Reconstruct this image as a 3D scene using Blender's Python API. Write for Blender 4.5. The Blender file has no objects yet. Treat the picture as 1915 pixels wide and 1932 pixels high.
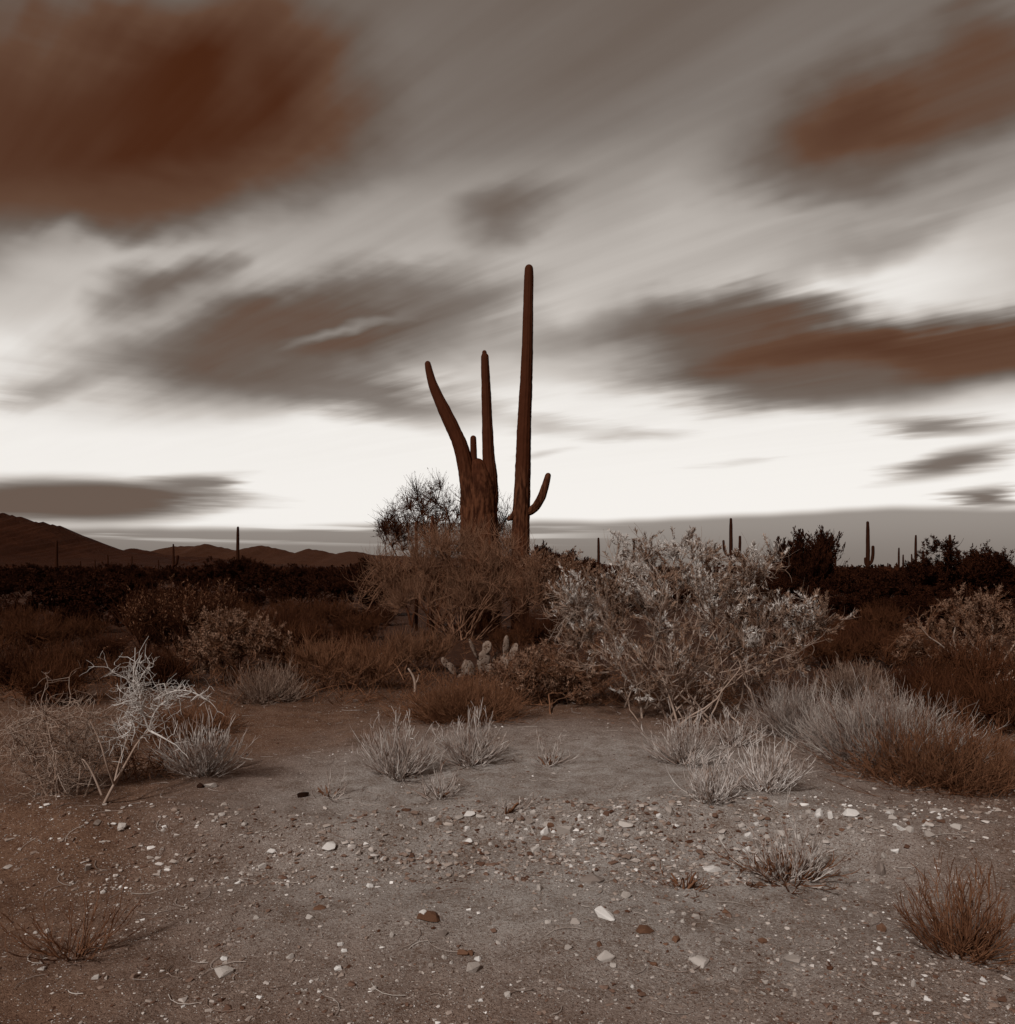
import bpy, math
import numpy as np
from mathutils import Matrix, Vector

# ------------------------------------------------------------------ camera, sky, sun, exposure
PW, PH = 1915.0, 1932.0          # the frame the positions below were measured in
F = 1558.0                       # focal length in those pixels
U0, V0 = 957.5, 1075.0           # principal column, horizon row
CAM_H = 1.5
scene = bpy.context.scene
COL = scene.collection

cam_data = bpy.data.cameras.new('camera')
cam = bpy.data.objects.new('camera', cam_data)
COL.objects.link(cam)
cam.location = (0, 0, CAM_H)
cam.rotation_euler = (math.radians(90), 0, 0)
cam_data.sensor_fit = 'VERTICAL'
cam_data.sensor_height = 36.0
cam_data.sensor_width = 36.0
cam_data.lens = 36.0 * F / PH
cam_data.shift_y = (V0 - PH / 2) / PH
cam_data.clip_start = 0.05
cam_data.clip_end = 30000
scene.camera = cam

SUN_EL, SUN_AZ = math.radians(40), math.radians(-148)     # azimuth clockwise from +Y: behind the camera, to its left
SUN_DIR = Vector((math.cos(SUN_EL) * math.sin(SUN_AZ), math.cos(SUN_EL) * math.cos(SUN_AZ), math.sin(SUN_EL)))
sun_data = bpy.data.lights.new('sun', 'SUN')
sun_data.energy = 3.0
sun_data.angle = math.radians(6)
sun_data.color = (1.0, 0.99, 0.975)
sun = bpy.data.objects.new('sun', sun_data)
COL.objects.link(sun)
sun.rotation_euler = (-SUN_DIR).to_track_quat('-Z', 'Y').to_euler()

scene.view_settings.view_transform = 'Standard'
scene.view_settings.look = 'None'
scene.view_settings.exposure = 0.0
scene.view_settings.gamma = 1.0
scene.view_settings.use_curve_mapping = False


class NT:
    """short-hand for building a node tree"""
    def __init__(self, tree):
        self.t = tree
        tree.nodes.clear()

    def n(self, kind, **kw):
        x = self.t.nodes.new(kind)
        for k, v in kw.items():
            setattr(x, k, v)
        return x

    def put(self, sock, v):
        if isinstance(v, bpy.types.NodeSocket):
            self.t.links.new(v, sock)
        elif v is not None:
            sock.default_value = v

    def math(self, op, a, b=None, c=None, clamp=False):
        x = self.n('ShaderNodeMath', operation=op, use_clamp=clamp)
        self.put(x.inputs[0], a); self.put(x.inputs[1], b); self.put(x.inputs[2], c)
        return x.outputs[0]

    def vec(self, op, a, b=None, out=0):
        x = self.n('ShaderNodeVectorMath', operation=op)
        self.put(x.inputs[0], a)
        if op == 'SCALE':
            self.put(x.inputs[3], b)
        else:
            self.put(x.inputs[1], b)
        return x.outputs[out]

    def comb(self, x=0.0, y=0.0, z=0.0):
        c = self.n('ShaderNodeCombineXYZ')
        self.put(c.inputs[0], x); self.put(c.inputs[1], y); self.put(c.inputs[2], z)
        return c.outputs[0]

    def mixf(self, f, a, b):
        m = self.n('ShaderNodeMix', data_type='FLOAT')
        self.put(m.inputs[0], f); self.put(m.inputs[2], a); self.put(m.inputs[3], b)
        return m.outputs[0]

    def mixc(self, f, a, b, blend='MIX'):
        m = self.n('ShaderNodeMix', data_type='RGBA', blend_type=blend)
        self.put(m.inputs[0], f); self.put(m.inputs[6], a); self.put(m.inputs[7], b)
        return m.outputs[2]

    def smooth(self, v, a, b, lo=0.0, hi=1.0):
        m = self.n('ShaderNodeMapRange', interpolation_type='SMOOTHSTEP')
        self.put(m.inputs[0], v); self.put(m.inputs[1], a); self.put(m.inputs[2], b)
        self.put(m.inputs[3], lo); self.put(m.inputs[4], hi)
        return m.outputs[0]

    def noise(self, v, scale=1.0, detail=2.0, rough=0.5, dist=0.0):
        x = self.n('ShaderNodeTexNoise')
        self.put(x.inputs['Vector'], v)
        x.inputs['Scale'].default_value = scale
        x.inputs['Detail'].default_value = detail
        x.inputs['Roughness'].default_value = rough
        x.inputs['Distortion'].default_value = dist
        return x.outputs[0]

    def ramp(self, f, stops):
        r = self.n('ShaderNodeValToRGB')
        self.put(r.inputs[0], f)
        el = r.color_ramp.elements
        while len(el) > 1:
            el.remove(el[-1])
        el[0].position = stops[0][0]; el[0].color = (*stops[0][1], 1)
        for p, c in stops[1:]:
            e = el.new(p); e.color = (*c, 1)
        return r.outputs[0]


def s2l(c):
    return tuple(((x / 255) / 12.92 if x / 255 <= 0.04045 else ((x / 255 + 0.055) / 1.055) ** 2.4) for x in c)


def build_world():
    w = bpy.data.worlds.new('World')
    scene.world = w
    w.use_nodes = True
    k = NT(w.node_tree)
    geo = k.n('ShaderNodeTexCoord')
    d = k.vec('NORMALIZE', geo.outputs['Generated'])
    sep = k.n('ShaderNodeSeparateXYZ'); k.put(sep.inputs[0], d)
    dx, dy, dz = sep.outputs
    az = k.math('ARCTAN2', dx, dy)
    el = k.math('ARCSINE', dz)
    elp = k.math('MAXIMUM', el, 0.0)
    # cloud layer: parallel wind streaks on a high flat sheet, blown along the bearing WA
    WA = math.radians(-42.9)
    dzc = k.math('MAXIMUM', dz, 0.035)
    px = k.math('DIVIDE', dx, dzc); py = k.math('DIVIDE', dy, dzc)
    s_ = k.math('ADD', k.math('MULTIPLY', px, math.sin(WA)), k.math('MULTIPLY', py, math.cos(WA)))
    t_ = k.math('SUBTRACT', k.math('MULTIPLY', px, math.cos(WA)), k.math('MULTIPLY', py, math.sin(WA)))
    near = k.smooth(el, 0.07, 0.30)                       # streaks fade into the far sheet near the horizon
    st1 = k.noise(k.comb(k.math('MULTIPLY', s_, 0.30), k.math('MULTIPLY', t_, 2.4), 3.1), 1.0, 3.0, 0.55)
    st2 = k.noise(k.comb(k.math('MULTIPLY', s_, 0.65), k.math('MULTIPLY', t_, 7.0), 8.7), 1.0, 3.0, 0.6)
    st3 = k.noise(k.comb(k.math('MULTIPLY', s_, 0.5), k.math('MULTIPLY', t_, 1.1), 1.7), 1.0, 2.0, 0.5)
    hz = k.noise(k.comb(k.math('MULTIPLY', az, 5.0), k.math('MULTIPLY', el, 60.0), 0.3), 1.0, 4.0, 0.55)
    # pull the cloud outlines along the wind
    vx = k.math('SUBTRACT', az, WA)
    vl = k.math('MAXIMUM', k.vec('LENGTH', k.comb(vx, el, 0.0), out=1), 0.05)
    amt = k.math('ADD', k.math('MULTIPLY', k.math('SUBTRACT', st1, 0.5), 0.15), k.math('MULTIPLY', k.math('SUBTRACT', st2, 0.5), 0.05))
    amt = k.math('MULTIPLY', amt, near)
    haz = k.math('MULTIPLY', k.math('SUBTRACT', hz, 0.5), k.math('MULTIPLY', k.math('SUBTRACT', 1.0, near), 0.20))
    az2 = k.math('ADD', k.math('ADD', az, k.math('MULTIPLY', amt, k.math('DIVIDE', vx, vl))), haz)
    el2 = k.math('ADD', k.math('ADD', el, k.math('MULTIPLY', amt, k.math('DIVIDE', el, vl))), k.math('MULTIPLY', k.math('SUBTRACT', hz, 0.5), 0.012))
    # billows: the outlines also swell and shrink at random
    b1 = k.noise(k.comb(k.math('MULTIPLY', az, 4.0), k.math('MULTIPLY', el, 7.0), 4.4), 1.0, 4.0, 0.55)
    b2 = k.noise(k.comb(k.math('MULTIPLY', az, 4.0), k.math('MULTIPLY', el, 7.0), 9.4), 1.0, 4.0, 0.55)
    az2 = k.math('ADD', az2, k.math('MULTIPLY', k.math('SUBTRACT', b1, 0.5), k.math('MULTIPLY', near, .16)))
    el2 = k.math('ADD', el2, k.math('MULTIPLY', k.math('SUBTRACT', b2, 0.5), k.math('MULTIPLY', near, .10)))
    pos = k.comb(az2, el2, 0.0)

    def ang(u, v):
        a = math.atan((u - U0) / F)
        return a, math.atan((V0 - v) / F * math.cos(a))
    # tone 0..1 : glow at the horizon fading into dim high cloud
    el_w = k.math('ADD', el, k.math('MULTIPLY', k.math('SUBTRACT', st3, 0.5), k.math('MULTIPLY', near, 0.25)))
    base = k.n('ShaderNodeFloatCurve')
    k.put(base.inputs[1], k.math('MULTIPLY', el_w, 2 / math.pi, clamp=True))
    cv = base.mapping.curves[0]
    for x, y in ((0.0, .98), (0.115, .97), (0.16, .84), (0.22, .72), (0.28, .60), (0.34, .49), (0.46, .40), (0.75, .33), (1.0, .32)):
        cv.points.new(x, y)
    cv.points.remove(cv.points[-1]) if False else None
    while len([p for p in cv.points]) > 9:
        # drop the two default end points
        for p in cv.points:
            if (abs(p.location[0]) < 1e-6 and abs(p.location[1]) < 1e-6) or (abs(p.location[0] - 1) < 1e-6 and abs(p.location[1] - 1) < 1e-6):
                cv.points.remove(p)
                break
        else:
            break
    base.mapping.update()
    tone = base.outputs[0]
    # the glow belongs to the sunset side; round behind the camera the far cloud is dimmer
    back = k.smooth(k.math('ABSOLUTE', az), 0.75, 2.2)
    tone = k.mixf(back, tone, 0.36)
    # clouds seen in the photograph (centre, half sizes, tilt, tone, softness)
    clouds = [
        (1330, 415, 300, 110, 22, .74, .8, .7),
        (560, 470, 260, 45, 22, .70, .9, .6),
        (1640, 545, 260, 75, 12, .97, .6, .95),
        (320, 225, 400, 215, 8, .21, .38, .98),
        (-150, 200, 420, 330, 0, .24, .4, .9),
        (250, 390, 260, 60, 10, .30, .6, .7),
        (470, 110, 60, 110, -30, .30, .9, .5),
        (1640, 235, 270, 95, 18, .26, .7, .97),
        (1860, 130, 170, 90, 15, .32, .6, .9),
        (1640, 330, 110, 50, 15, .38, .8, .6),
        (1200, 150, 260, 60, 25, .43, .9, .5),
        (925, 395, 110, 48, 18, .40, .8, .85),
        (1700, 440, 260, 40, 20, .50, .9, .7),
        (560, 650, 400, 100, 12, .33, .5, .97),
        (330, 545, 90, 48, 18, .35, .7, .85),
        (700, 735, 240, 45, -10, .42, .6, .85),
        (560, 600, 260, 30, 20, .40, .8, .6),
        (860, 590, 130, 50, 5, .46, .8, .7),
        (1180, 610, 330, 38, 10, .50, .8, .7),
        (1360, 600, 220, 66, -2, .37, .5, .97),
        (1580, 680, 450, 92, 2, .36, .4, .98),
        (1670, 672, 330, 55, 3, .25, .75, .95),
        (1530, 735, 230, 52, 4, .40, .5, .9),
        (1860, 650, 200, 60, 8, .30, .5, .95),
        (685, 622, 80, 10, 20, .58, .9, .8),
        (720, 690, 60, 8, 20, .52, .9, .7),
        (110, 740, 80, 26, 15, .62, .8, .9),
        (1050, 795, 75, 17, -4, .72, .8, .8),
        (1195, 820, 80, 11, -2, .74, .8, .8),
        (1030, 850, 45, 7, 8, .80, .8, .8),
        (1370, 878, 40, 5, 2, .86, .8, .8),
        (1750, 806, 120, 17, 0, .48, .7, .9),
        (1810, 872, 130, 24, 10, .42, .6, .95),
        (1850, 940, 60, 20, 6, .42, .6, .95),
        (150, 945, 310, 45, 0, .37, .30, .98),
        (380, 912, 90, 16, 4, .45, .6, .9),
    ]
    for (u, v, ru, rv, tilt, L, soft, op) in clouds:
        c = ang(u, v)
        t = math.radians(tilt)
        e1 = ang(u + ru * math.cos(t), v - ru * math.sin(t)); e0 = ang(u - ru * math.cos(t), v + ru * math.sin(t))
        g1 = ang(u - rv * math.sin(t), v - rv * math.cos(t)); g0 = ang(u + rv * math.sin(t), v + rv * math.cos(t))
        ra = math.hypot(e1[0] - e0[0], e1[1] - e0[1]) / 2
        rb = math.hypot(g1[0] - g0[0], g1[1] - g0[1]) / 2
        rot = math.atan2(e1[1] - e0[1], e1[0] - e0[0])
        m = k.n('ShaderNodeMapping', vector_type='TEXTURE')
        k.put(m.inputs[0], pos)
        m.inputs[1].default_value = (c[0], c[1], 0)
        m.inputs[2].default_value = (0, 0, rot)
        m.inputs[3].default_value = (ra, rb, 1)
        r = k.vec('LENGTH', m.outputs[0], out=1)
        mask = k.smooth(r, 1.1 + soft * .75, max(0.0, .82 - soft), 0.0, op)
        tone = k.mixf(mask, tone, L)
    # the flat far bank along the horizon, with slits of light in it
    top = k.smooth(az, -0.45, 0.45, 0.047, 0.066)
    top = k.math('ADD', top, k.math('MULTIPLY', k.math('SUBTRACT', k.noise(k.comb(k.math('MULTIPLY', az, 3.0), 0.0, 5.0), 1.0, 3.0), 0.5), 0.030))
    bank = k.smooth(el, k.math('ADD', top, 0.006), k.math('SUBTRACT', top, 0.006), 0.0, 0.95)
    slit = k.noise(k.comb(k.math('MULTIPLY', az, 3.5), k.math('MULTIPLY', el, 110.0), 2.0), 1.0, 3.0, 0.5)
    slitm = k.math('MULTIPLY', k.smooth(slit, 0.52, 0.66), k.math('MULTIPLY', k.smooth(az, 0.20, -0.08), k.smooth(el, 0.025, 0.042)))
    bank_tone = k.mixf(k.math('MULTIPLY', slitm, 0.9), k.smooth(el, 0.0, 0.07, 0.47, 0.56), 0.92)
    tone = k.mixf(k.math('MULTIPLY', bank, k.math('SUBTRACT', 1.0, k.math('MULTIPLY', back, 0.6))), tone, bank_tone)
    # fine streaks over everything
    fine = k.math('ADD', k.math('MULTIPLY', k.math('SUBTRACT', st2, 0.5), 0.09), k.math('MULTIPLY', k.math('SUBTRACT', st1, 0.5), 0.15))
    tone = k.math('ADD', tone, k.math('MULTIPLY', fine, near), clamp=True)
    col = k.ramp(tone, [(0.0, s2l((34, 12, 5))), (0.20, s2l((74, 39, 22))), (0.32, s2l((100, 72, 56))), (0.40, s2l((108, 95, 86))),
                        (0.5, s2l((130, 121, 114))), (0.62, s2l((160, 152, 145))), (0.8, s2l((206, 199, 192))), (1.0, s2l((247, 243, 238)))])
    # the air behind the cloud: its brightness modulates the sheet
    sky = k.n('ShaderNodeTexSky', sky_type='NISHITA')
    sky.sun_disc = False
    sky.sun_elevation = SUN_EL
    sky.sun_rotation = SUN_AZ
    bw = k.n('ShaderNodeRGBToBW'); k.put(bw.inputs[0], sky.outputs[0])
    air = k.smooth(bw.outputs[0], 0.0, 12.0, 9.4, 10.6)
    bg = k.n('ShaderNodeBackground')
    bg.inputs[1].default_value = 0.1
    k.put(bg.inputs[0], k.vec('SCALE', col, air))
    out = k.n('ShaderNodeOutputWorld')
    k.t.links.new(bg.outputs[0], out.inputs[0])
    w.cycles.sampling_method = 'MANUAL'
    w.cycles.sample_map_resolution = 1024


build_world()

# ------------------------------------------------------------------ materials
def material(name, build):
    m = bpy.data.materials.new(name)
    m.use_nodes = True
    k = NT(m.node_tree)
    b = k.n('ShaderNodeBsdfPrincipled')
    o = k.n('ShaderNodeOutputMaterial')
    k.t.links.new(b.outputs[0], o.inputs[0])
    b.inputs['Roughness'].default_value = 0.85
    b.inputs['Specular IOR Level'].default_value = 0.05
    build(k, b)
    return m


def plant_mat(name, dark, pale, rough=0.8, scale=3.0, bias=1.0, clump=.35):
    """every twig or leaf has its own shade between DARK and PALE"""
    def f(k, b):
        g = k.n('ShaderNodeNewGeometry')
        tc = k.n('ShaderNodeTexCoord')
        n = k.noise(tc.outputs['Object'], scale, 3.0, 0.6)
        v = k.math('POWER', g.outputs['Random Per Island'], bias)
        v = k.math('ADD', k.math('MULTIPLY', v, 1 - clump), k.math('MULTIPLY', k.smooth(n, .32, .68), clump), clamp=True)
        k.put(b.inputs['Base Color'], k.mixc(v, (*dark, 1), (*pale, 1)))
        b.inputs['Roughness'].default_value = rough
    return material(name, f)


M = {}
M['creosote_leaf'] = plant_mat('creosote_leaf', (.09, .033, .014), (.34, .225, .16), .6, 4.5, 1.3, .4)
M['pale_leaf'] = plant_mat('pale_leaf', (.26, .19, .15), (.70, .65, .605), .6, 4.5, 1.1, .4)
M['dull_leaf'] = plant_mat('dull_leaf', (.075, .026, .011), (.28, .17, .115), .6, 4.0, 1.0, .45)
M['pale_bark'] = plant_mat('pale_bark', (.19, .105, .065), (.40, .31, .255), .8, 6)
M['brown_bark'] = plant_mat('brown_bark', (.09, .033, .0145), (.23, .115, .066), .85, 5)
M['light_brown_bark'] = plant_mat('light_brown_bark', (.13, .055, .028), (.27, .145, .09), .85, 5)  # a lighter brown bark for the broom brush
M['dark_twig'] = plant_mat('dark_twig', (.030, .0088, .0036), (.078, .028, .013), .9, 4)
M['umber_twig'] = plant_mat('umber_twig', (.042, .0135, .0055), (.115, .044, .020), .9, 3)
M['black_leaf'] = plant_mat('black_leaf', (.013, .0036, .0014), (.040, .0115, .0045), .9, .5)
M['dull_twig'] = plant_mat('dull_twig', (.09, .034, .016), (.36, .26, .20), .8, 3.0, 1.2, .4)
M['white_twig'] = plant_mat('white_twig', (.34, .285, .25), (.66, .615, .575), .75, 8)
M['straw'] = plant_mat('straw', (.15, .066, .034), (.60, .545, .50), .75, 7, 0.9, .45)
M['pale_straw'] = plant_mat('pale_straw', (.22, .125, .08), (.74, .69, .65), .75, 7, 0.8, .4)
M['brown_straw'] = plant_mat('brown_straw', (.08, .028, .012), (.23, .11, .06), .85, 3)
M['dome_twig'] = plant_mat('dome_twig', (.12, .050, .025), (.54, .48, .43), .8, 2.6, 1.1, .55)
M['far_saguaro'] = plant_mat('far_saguaro', (.020, .006, .0025), (.034, .011, .005), .9, 1)


def f_pad(k, b):
    tc = k.n('ShaderNodeTexCoord')
    p = tc.outputs['Object']
    n = k.noise(p, 12.0, 4.0, 0.6)
    vo = k.n('ShaderNodeTexVoronoi'); k.put(vo.inputs['Vector'], p); vo.inputs['Scale'].default_value = 26.0
    spot = k.smooth(vo.outputs['Distance'], .30, .16)
    c = k.mixc(k.smooth(n, .3, .7), (.085, .048, .031, 1), (.225, .165, .13, 1))
    k.put(b.inputs['Base Color'], k.mixc(spot, c, (.045, .018, .009, 1)))
    bp = k.n('ShaderNodeBump'); bp.inputs[0].default_value = .6; bp.inputs[1].default_value = .02
    k.put(bp.inputs['Height'], k.math('ADD', n, spot)); k.put(b.inputs['Normal'], bp.outputs[0])


M['pad'] = material('cactus_pad', f_pad)


def f_saguaro(k, b):
    tc = k.n('ShaderNodeTexCoord')
    p = tc.outputs['Object']
    sp = k.n('ShaderNodeSeparateXYZ'); k.put(sp.inputs[0], p)
    n1 = k.noise(p, 5.0, 5.0, 0.65)
    n2 = k.noise(k.vec('MULTIPLY', p, (14.0, 14.0, 3.0)), 1.0, 3.0, 0.6)
    old = k.smooth(k.math("ADD", sp.outputs[2], k.math("MULTIPLY", k.math("SUBTRACT", n1, 0.5), 1.6)), 4.4, 3.4)                      # corky bark on the old lower trunk
    green = k.mixc(n1, (.042, .0115, .0045, 1), (.068, .020, .0085, 1))
    cork = k.mixc(k.smooth(n2, 0.35, 0.68), (.028, .008, .0033, 1), (.105, .038, .018, 1))
    k.put(b.inputs['Base Color'], k.mixc(old, green, cork))
    bp = k.n('ShaderNodeBump'); bp.inputs[0].default_value = 0.6; bp.inputs[1].default_value = 0.03
    k.put(bp.inputs['Height'], n2)
    k.put(b.inputs['Normal'], bp.outputs[0])
    b.inputs['Roughness'].default_value = 0.8


M['saguaro'] = material('saguaro_skin', f_saguaro)


def f_ground(k, b):
    tc = k.n('ShaderNodeTexCoord')
    p = tc.outputs['Object']
    n1 = k.noise(p, 0.55, 4.0, 0.55)
    n2 = k.noise(p, 5.0, 6.0, 0.7)
    n3 = k.noise(p, 60.0, 4.0, 0.75)
    n4 = k.noise(p, 190.0, 2.0, 0.7)
    sep = k.n('ShaderNodeSeparateXYZ'); k.put(sep.inputs[0], p)
    x, y = sep.outputs[0], sep.outputs[1]
    # fill-light fall-off painted into the soil: pale centre, browner corners, dark litter beyond
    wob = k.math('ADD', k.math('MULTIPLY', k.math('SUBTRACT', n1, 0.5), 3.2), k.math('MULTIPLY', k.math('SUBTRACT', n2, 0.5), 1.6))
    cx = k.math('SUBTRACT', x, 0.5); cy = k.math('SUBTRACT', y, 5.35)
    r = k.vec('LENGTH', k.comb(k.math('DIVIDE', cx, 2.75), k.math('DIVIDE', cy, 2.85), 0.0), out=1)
    light_pool = k.smooth(k.math('ADD', r, k.math('MULTIPLY', wob, 0.22)), 1.25, 0.4)
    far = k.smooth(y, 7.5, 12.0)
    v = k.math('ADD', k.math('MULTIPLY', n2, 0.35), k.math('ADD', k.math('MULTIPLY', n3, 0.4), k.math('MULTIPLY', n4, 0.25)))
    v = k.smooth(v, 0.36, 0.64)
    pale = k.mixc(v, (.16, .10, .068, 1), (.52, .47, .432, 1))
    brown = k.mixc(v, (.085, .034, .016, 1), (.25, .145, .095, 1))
    litter = k.mixc(v, (.022, .008, .004, 1), (.07, .028, .014, 1))  # darker tone for ground the fill light does not reach
    c = k.mixc(light_pool, brown, pale)
    c = k.mixc(far, c, litter)  # far ground darkened where the fill light does not reach
    # single grains, white and rust, too small to model
    vo = k.n('ShaderNodeTexVoronoi'); k.put(vo.inputs['Vector'], p); vo.inputs['Scale'].default_value = 120.0
    grain = k.math('MULTIPLY', k.smooth(vo.outputs['Distance'], .42, .30), k.smooth(y, 14.0, 9.0))
    sc = k.n('ShaderNodeSeparateColor'); k.put(sc.inputs[0], vo.outputs['Color'])
    c = k.mixc(k.math('MULTIPLY', grain, k.smooth(sc.outputs[0], .86, .93)), c, (.62, .57, .53, 1))
    c = k.mixc(k.math('MULTIPLY', grain, k.smooth(sc.outputs[1], .80, .88)), c, (.07, .031, .017, 1))
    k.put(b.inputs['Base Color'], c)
    bp = k.n('ShaderNodeBump'); bp.inputs[0].default_value = 1.0; bp.inputs[1].default_value = 0.02
    k.put(bp.inputs['Height'], k.math('ADD', k.math('ADD', k.math('MULTIPLY', n3, 0.8), k.math('MULTIPLY', n4, 0.45)), k.math('MULTIPLY', grain, .25)))
    k.put(b.inputs['Normal'], bp.outputs[0])
    b.inputs['Roughness'].default_value = 0.95
    b.inputs['Specular IOR Level'].default_value = 0.1


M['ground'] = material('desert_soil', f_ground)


def stone_mat(name, dark, pale, scale=18.0):
    def f(k, b):
        g = k.n('ShaderNodeNewGeometry')
        oi = k.n('ShaderNodeObjectInfo')
        tc = k.n('ShaderNodeTexCoord')
        n = k.noise(tc.outputs['Object'], scale, 4.0, 0.65)
        v = k.math('ADD', k.math('MULTIPLY', g.outputs['Random Per Island'], 0.45), k.math('MULTIPLY', n, 0.35))
        v = k.math('ADD', v, k.math('MULTIPLY', oi.outputs['Random'], 0.25), clamp=True)
        k.put(b.inputs['Base Color'], k.mixc(v, (*dark, 1), (*pale, 1)))
        bp = k.n('ShaderNodeBump'); bp.inputs[0].default_value = 0.5; bp.inputs[1].default_value = 0.01
        k.put(bp.inputs['Height'], n); k.put(b.inputs['Normal'], bp.outputs[0])
        b.inputs['Roughness'].default_value = 0.8
    return material(name, f)


M['stone_white'] = stone_mat('stone_white', (.46, .41, .375), (.80, .76, .72))
M['stone_pale'] = stone_mat('stone_pale', (.24, .19, .16), (.54, .485, .44))
M['stone_grey'] = stone_mat('stone_grey', (.15, .11, .09), (.34, .285, .25))
M['stone_brown'] = stone_mat('stone_brown', (.075, .033, .018), (.19, .10, .062))
M['stone_hollow_black'] = stone_mat('stone_hollow_black', (.010, .004, .002), (.03, .012, .007))  # also the dark inside of burrow hollows, built as solid stones


def f_gravel(k, b):
    g = k.n('ShaderNodeNewGeometry')
    r = g.outputs['Random Per Island']
    tc = k.n('ShaderNodeTexCoord')
    n = k.noise(tc.outputs['Object'], 0.6, 3.0, 0.6)
    v = k.math('ADD', r, k.math('MULTIPLY', k.math('SUBTRACT', n, 0.5), 0.8), clamp=True)
    c = k.ramp(v, [(0.0, (.075, .032, .018)), (0.25, (.16, .095, .068)), (0.5, (.24, .175, .14)), (0.8, (.38, .32, .28)), (0.96, (.50, .44, .40)), (1.0, (.72, .67, .63))])
    k.put(b.inputs['Base Color'], c)


M['gravel'] = material('gravel', f_gravel)


def hill_mat(name, a, c):
    def f(k, b):
        tc = k.n('ShaderNodeTexCoord')
        n = k.noise(tc.outputs['Object'], 0.02, 6.0, 0.65)
        k.put(b.inputs['Base Color'], k.mixc(k.smooth(n, .3, .7), (*a, 1), (*c, 1)))
        n2 = k.noise(tc.outputs['Object'], 0.045, 8.0, 0.75)
        bp = k.n('ShaderNodeBump'); bp.inputs[0].default_value = 1.0; bp.inputs[1].default_value = 14.0
        k.put(bp.inputs['Height'], n2); k.put(b.inputs['Normal'], bp.outputs[0])
    return material(name, f)


M['hill'] = hill_mat('hill_slope', (.036, .0105, .0042), (.052, .016, .0068))
M['hazed_hill'] = hill_mat('hazed_hill_slope', (.052, .0185, .0085), (.066, .025, .0125))  # lighter than the near hills: distance haze put into the colour

# ------------------------------------------------------------------ mesh helpers
RNG = np.random.default_rng


class Acc:
    def __init__(self):
        self.v, self.q, self.t, self.n = [], [], [], 0

    def add(self, V, Q=None, T=None):
        V = np.asarray(V, float).reshape(-1, 3)
        if Q is not None and len(Q):
            self.q.append(np.asarray(Q, np.int64) + self.n)
        if T is not None and len(T):
            self.t.append(np.asarray(T, np.int64) + self.n)
        self.v.append(V)
        self.n += len(V)
        return self

    def mesh(self, name, mat, smooth=True, origin=None):
        V = np.concatenate(self.v)
        if origin is not None:
            V = V - np.asarray(origin)
        Q = np.concatenate(self.q) if self.q else np.zeros((0, 4), np.int64)
        T = np.concatenate(self.t) if self.t else np.zeros((0, 3), np.int64)
        me = bpy.data.meshes.new(name)
        me.vertices.add(len(V))
        me.vertices.foreach_set('co', V.astype(np.float32).ravel())
        idx = np.concatenate([Q.ravel(), T.ravel()]).astype(np.int32)
        me.loops.add(len(idx))
        me.loops.foreach_set('vertex_index', idx)
        starts = np.concatenate([np.arange(len(Q)) * 4, len(Q) * 4 + np.arange(len(T)) * 3]).astype(np.int32)
        me.polygons.add(len(starts))
        me.polygons.foreach_set('loop_start', starts)
        me.polygons.foreach_set('use_smooth', np.full(len(starts), smooth, bool))
        me.materials.append(mat)
        me.update(calc_edges=True)
        return me


def link(name, me, parent=None, loc=None):
    o = bpy.data.objects.new(name, me)
    COL.objects.link(o)
    if parent is not None:
        o.parent = parent
    if loc is not None:
        o.location = loc
    return o


def thing(name, label, cat, loc, group=None, rz=0.0, me=None):
    o = bpy.data.objects.new(name, me)
    COL.objects.link(o)
    o.location = loc
    o.rotation_euler = (0, 0, rz)
    o['label'] = label
    o['category'] = cat
    if group:
        o['group'] = group
    return o


def dup(root, loc, rz=0.0, sc=1.0, label=None, group=None):
    r = root.copy()
    COL.objects.link(r)
    r.location = loc
    r.rotation_euler = (0, 0, rz)
    r.scale = (sc, sc, sc) if not isinstance(sc, tuple) else sc
    if label:
        r['label'] = label
    if group:
        r['group'] = group
    for ch in list(root.children):
        c = ch.copy()
        COL.objects.link(c)
        c.parent = r
        for g in list(ch.children):
            e = g.copy()
            COL.objects.link(e)
            e.parent = c
    return r


def norm(a):
    return a / np.maximum(np.linalg.norm(a, axis=-1, keepdims=True), 1e-9)


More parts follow.
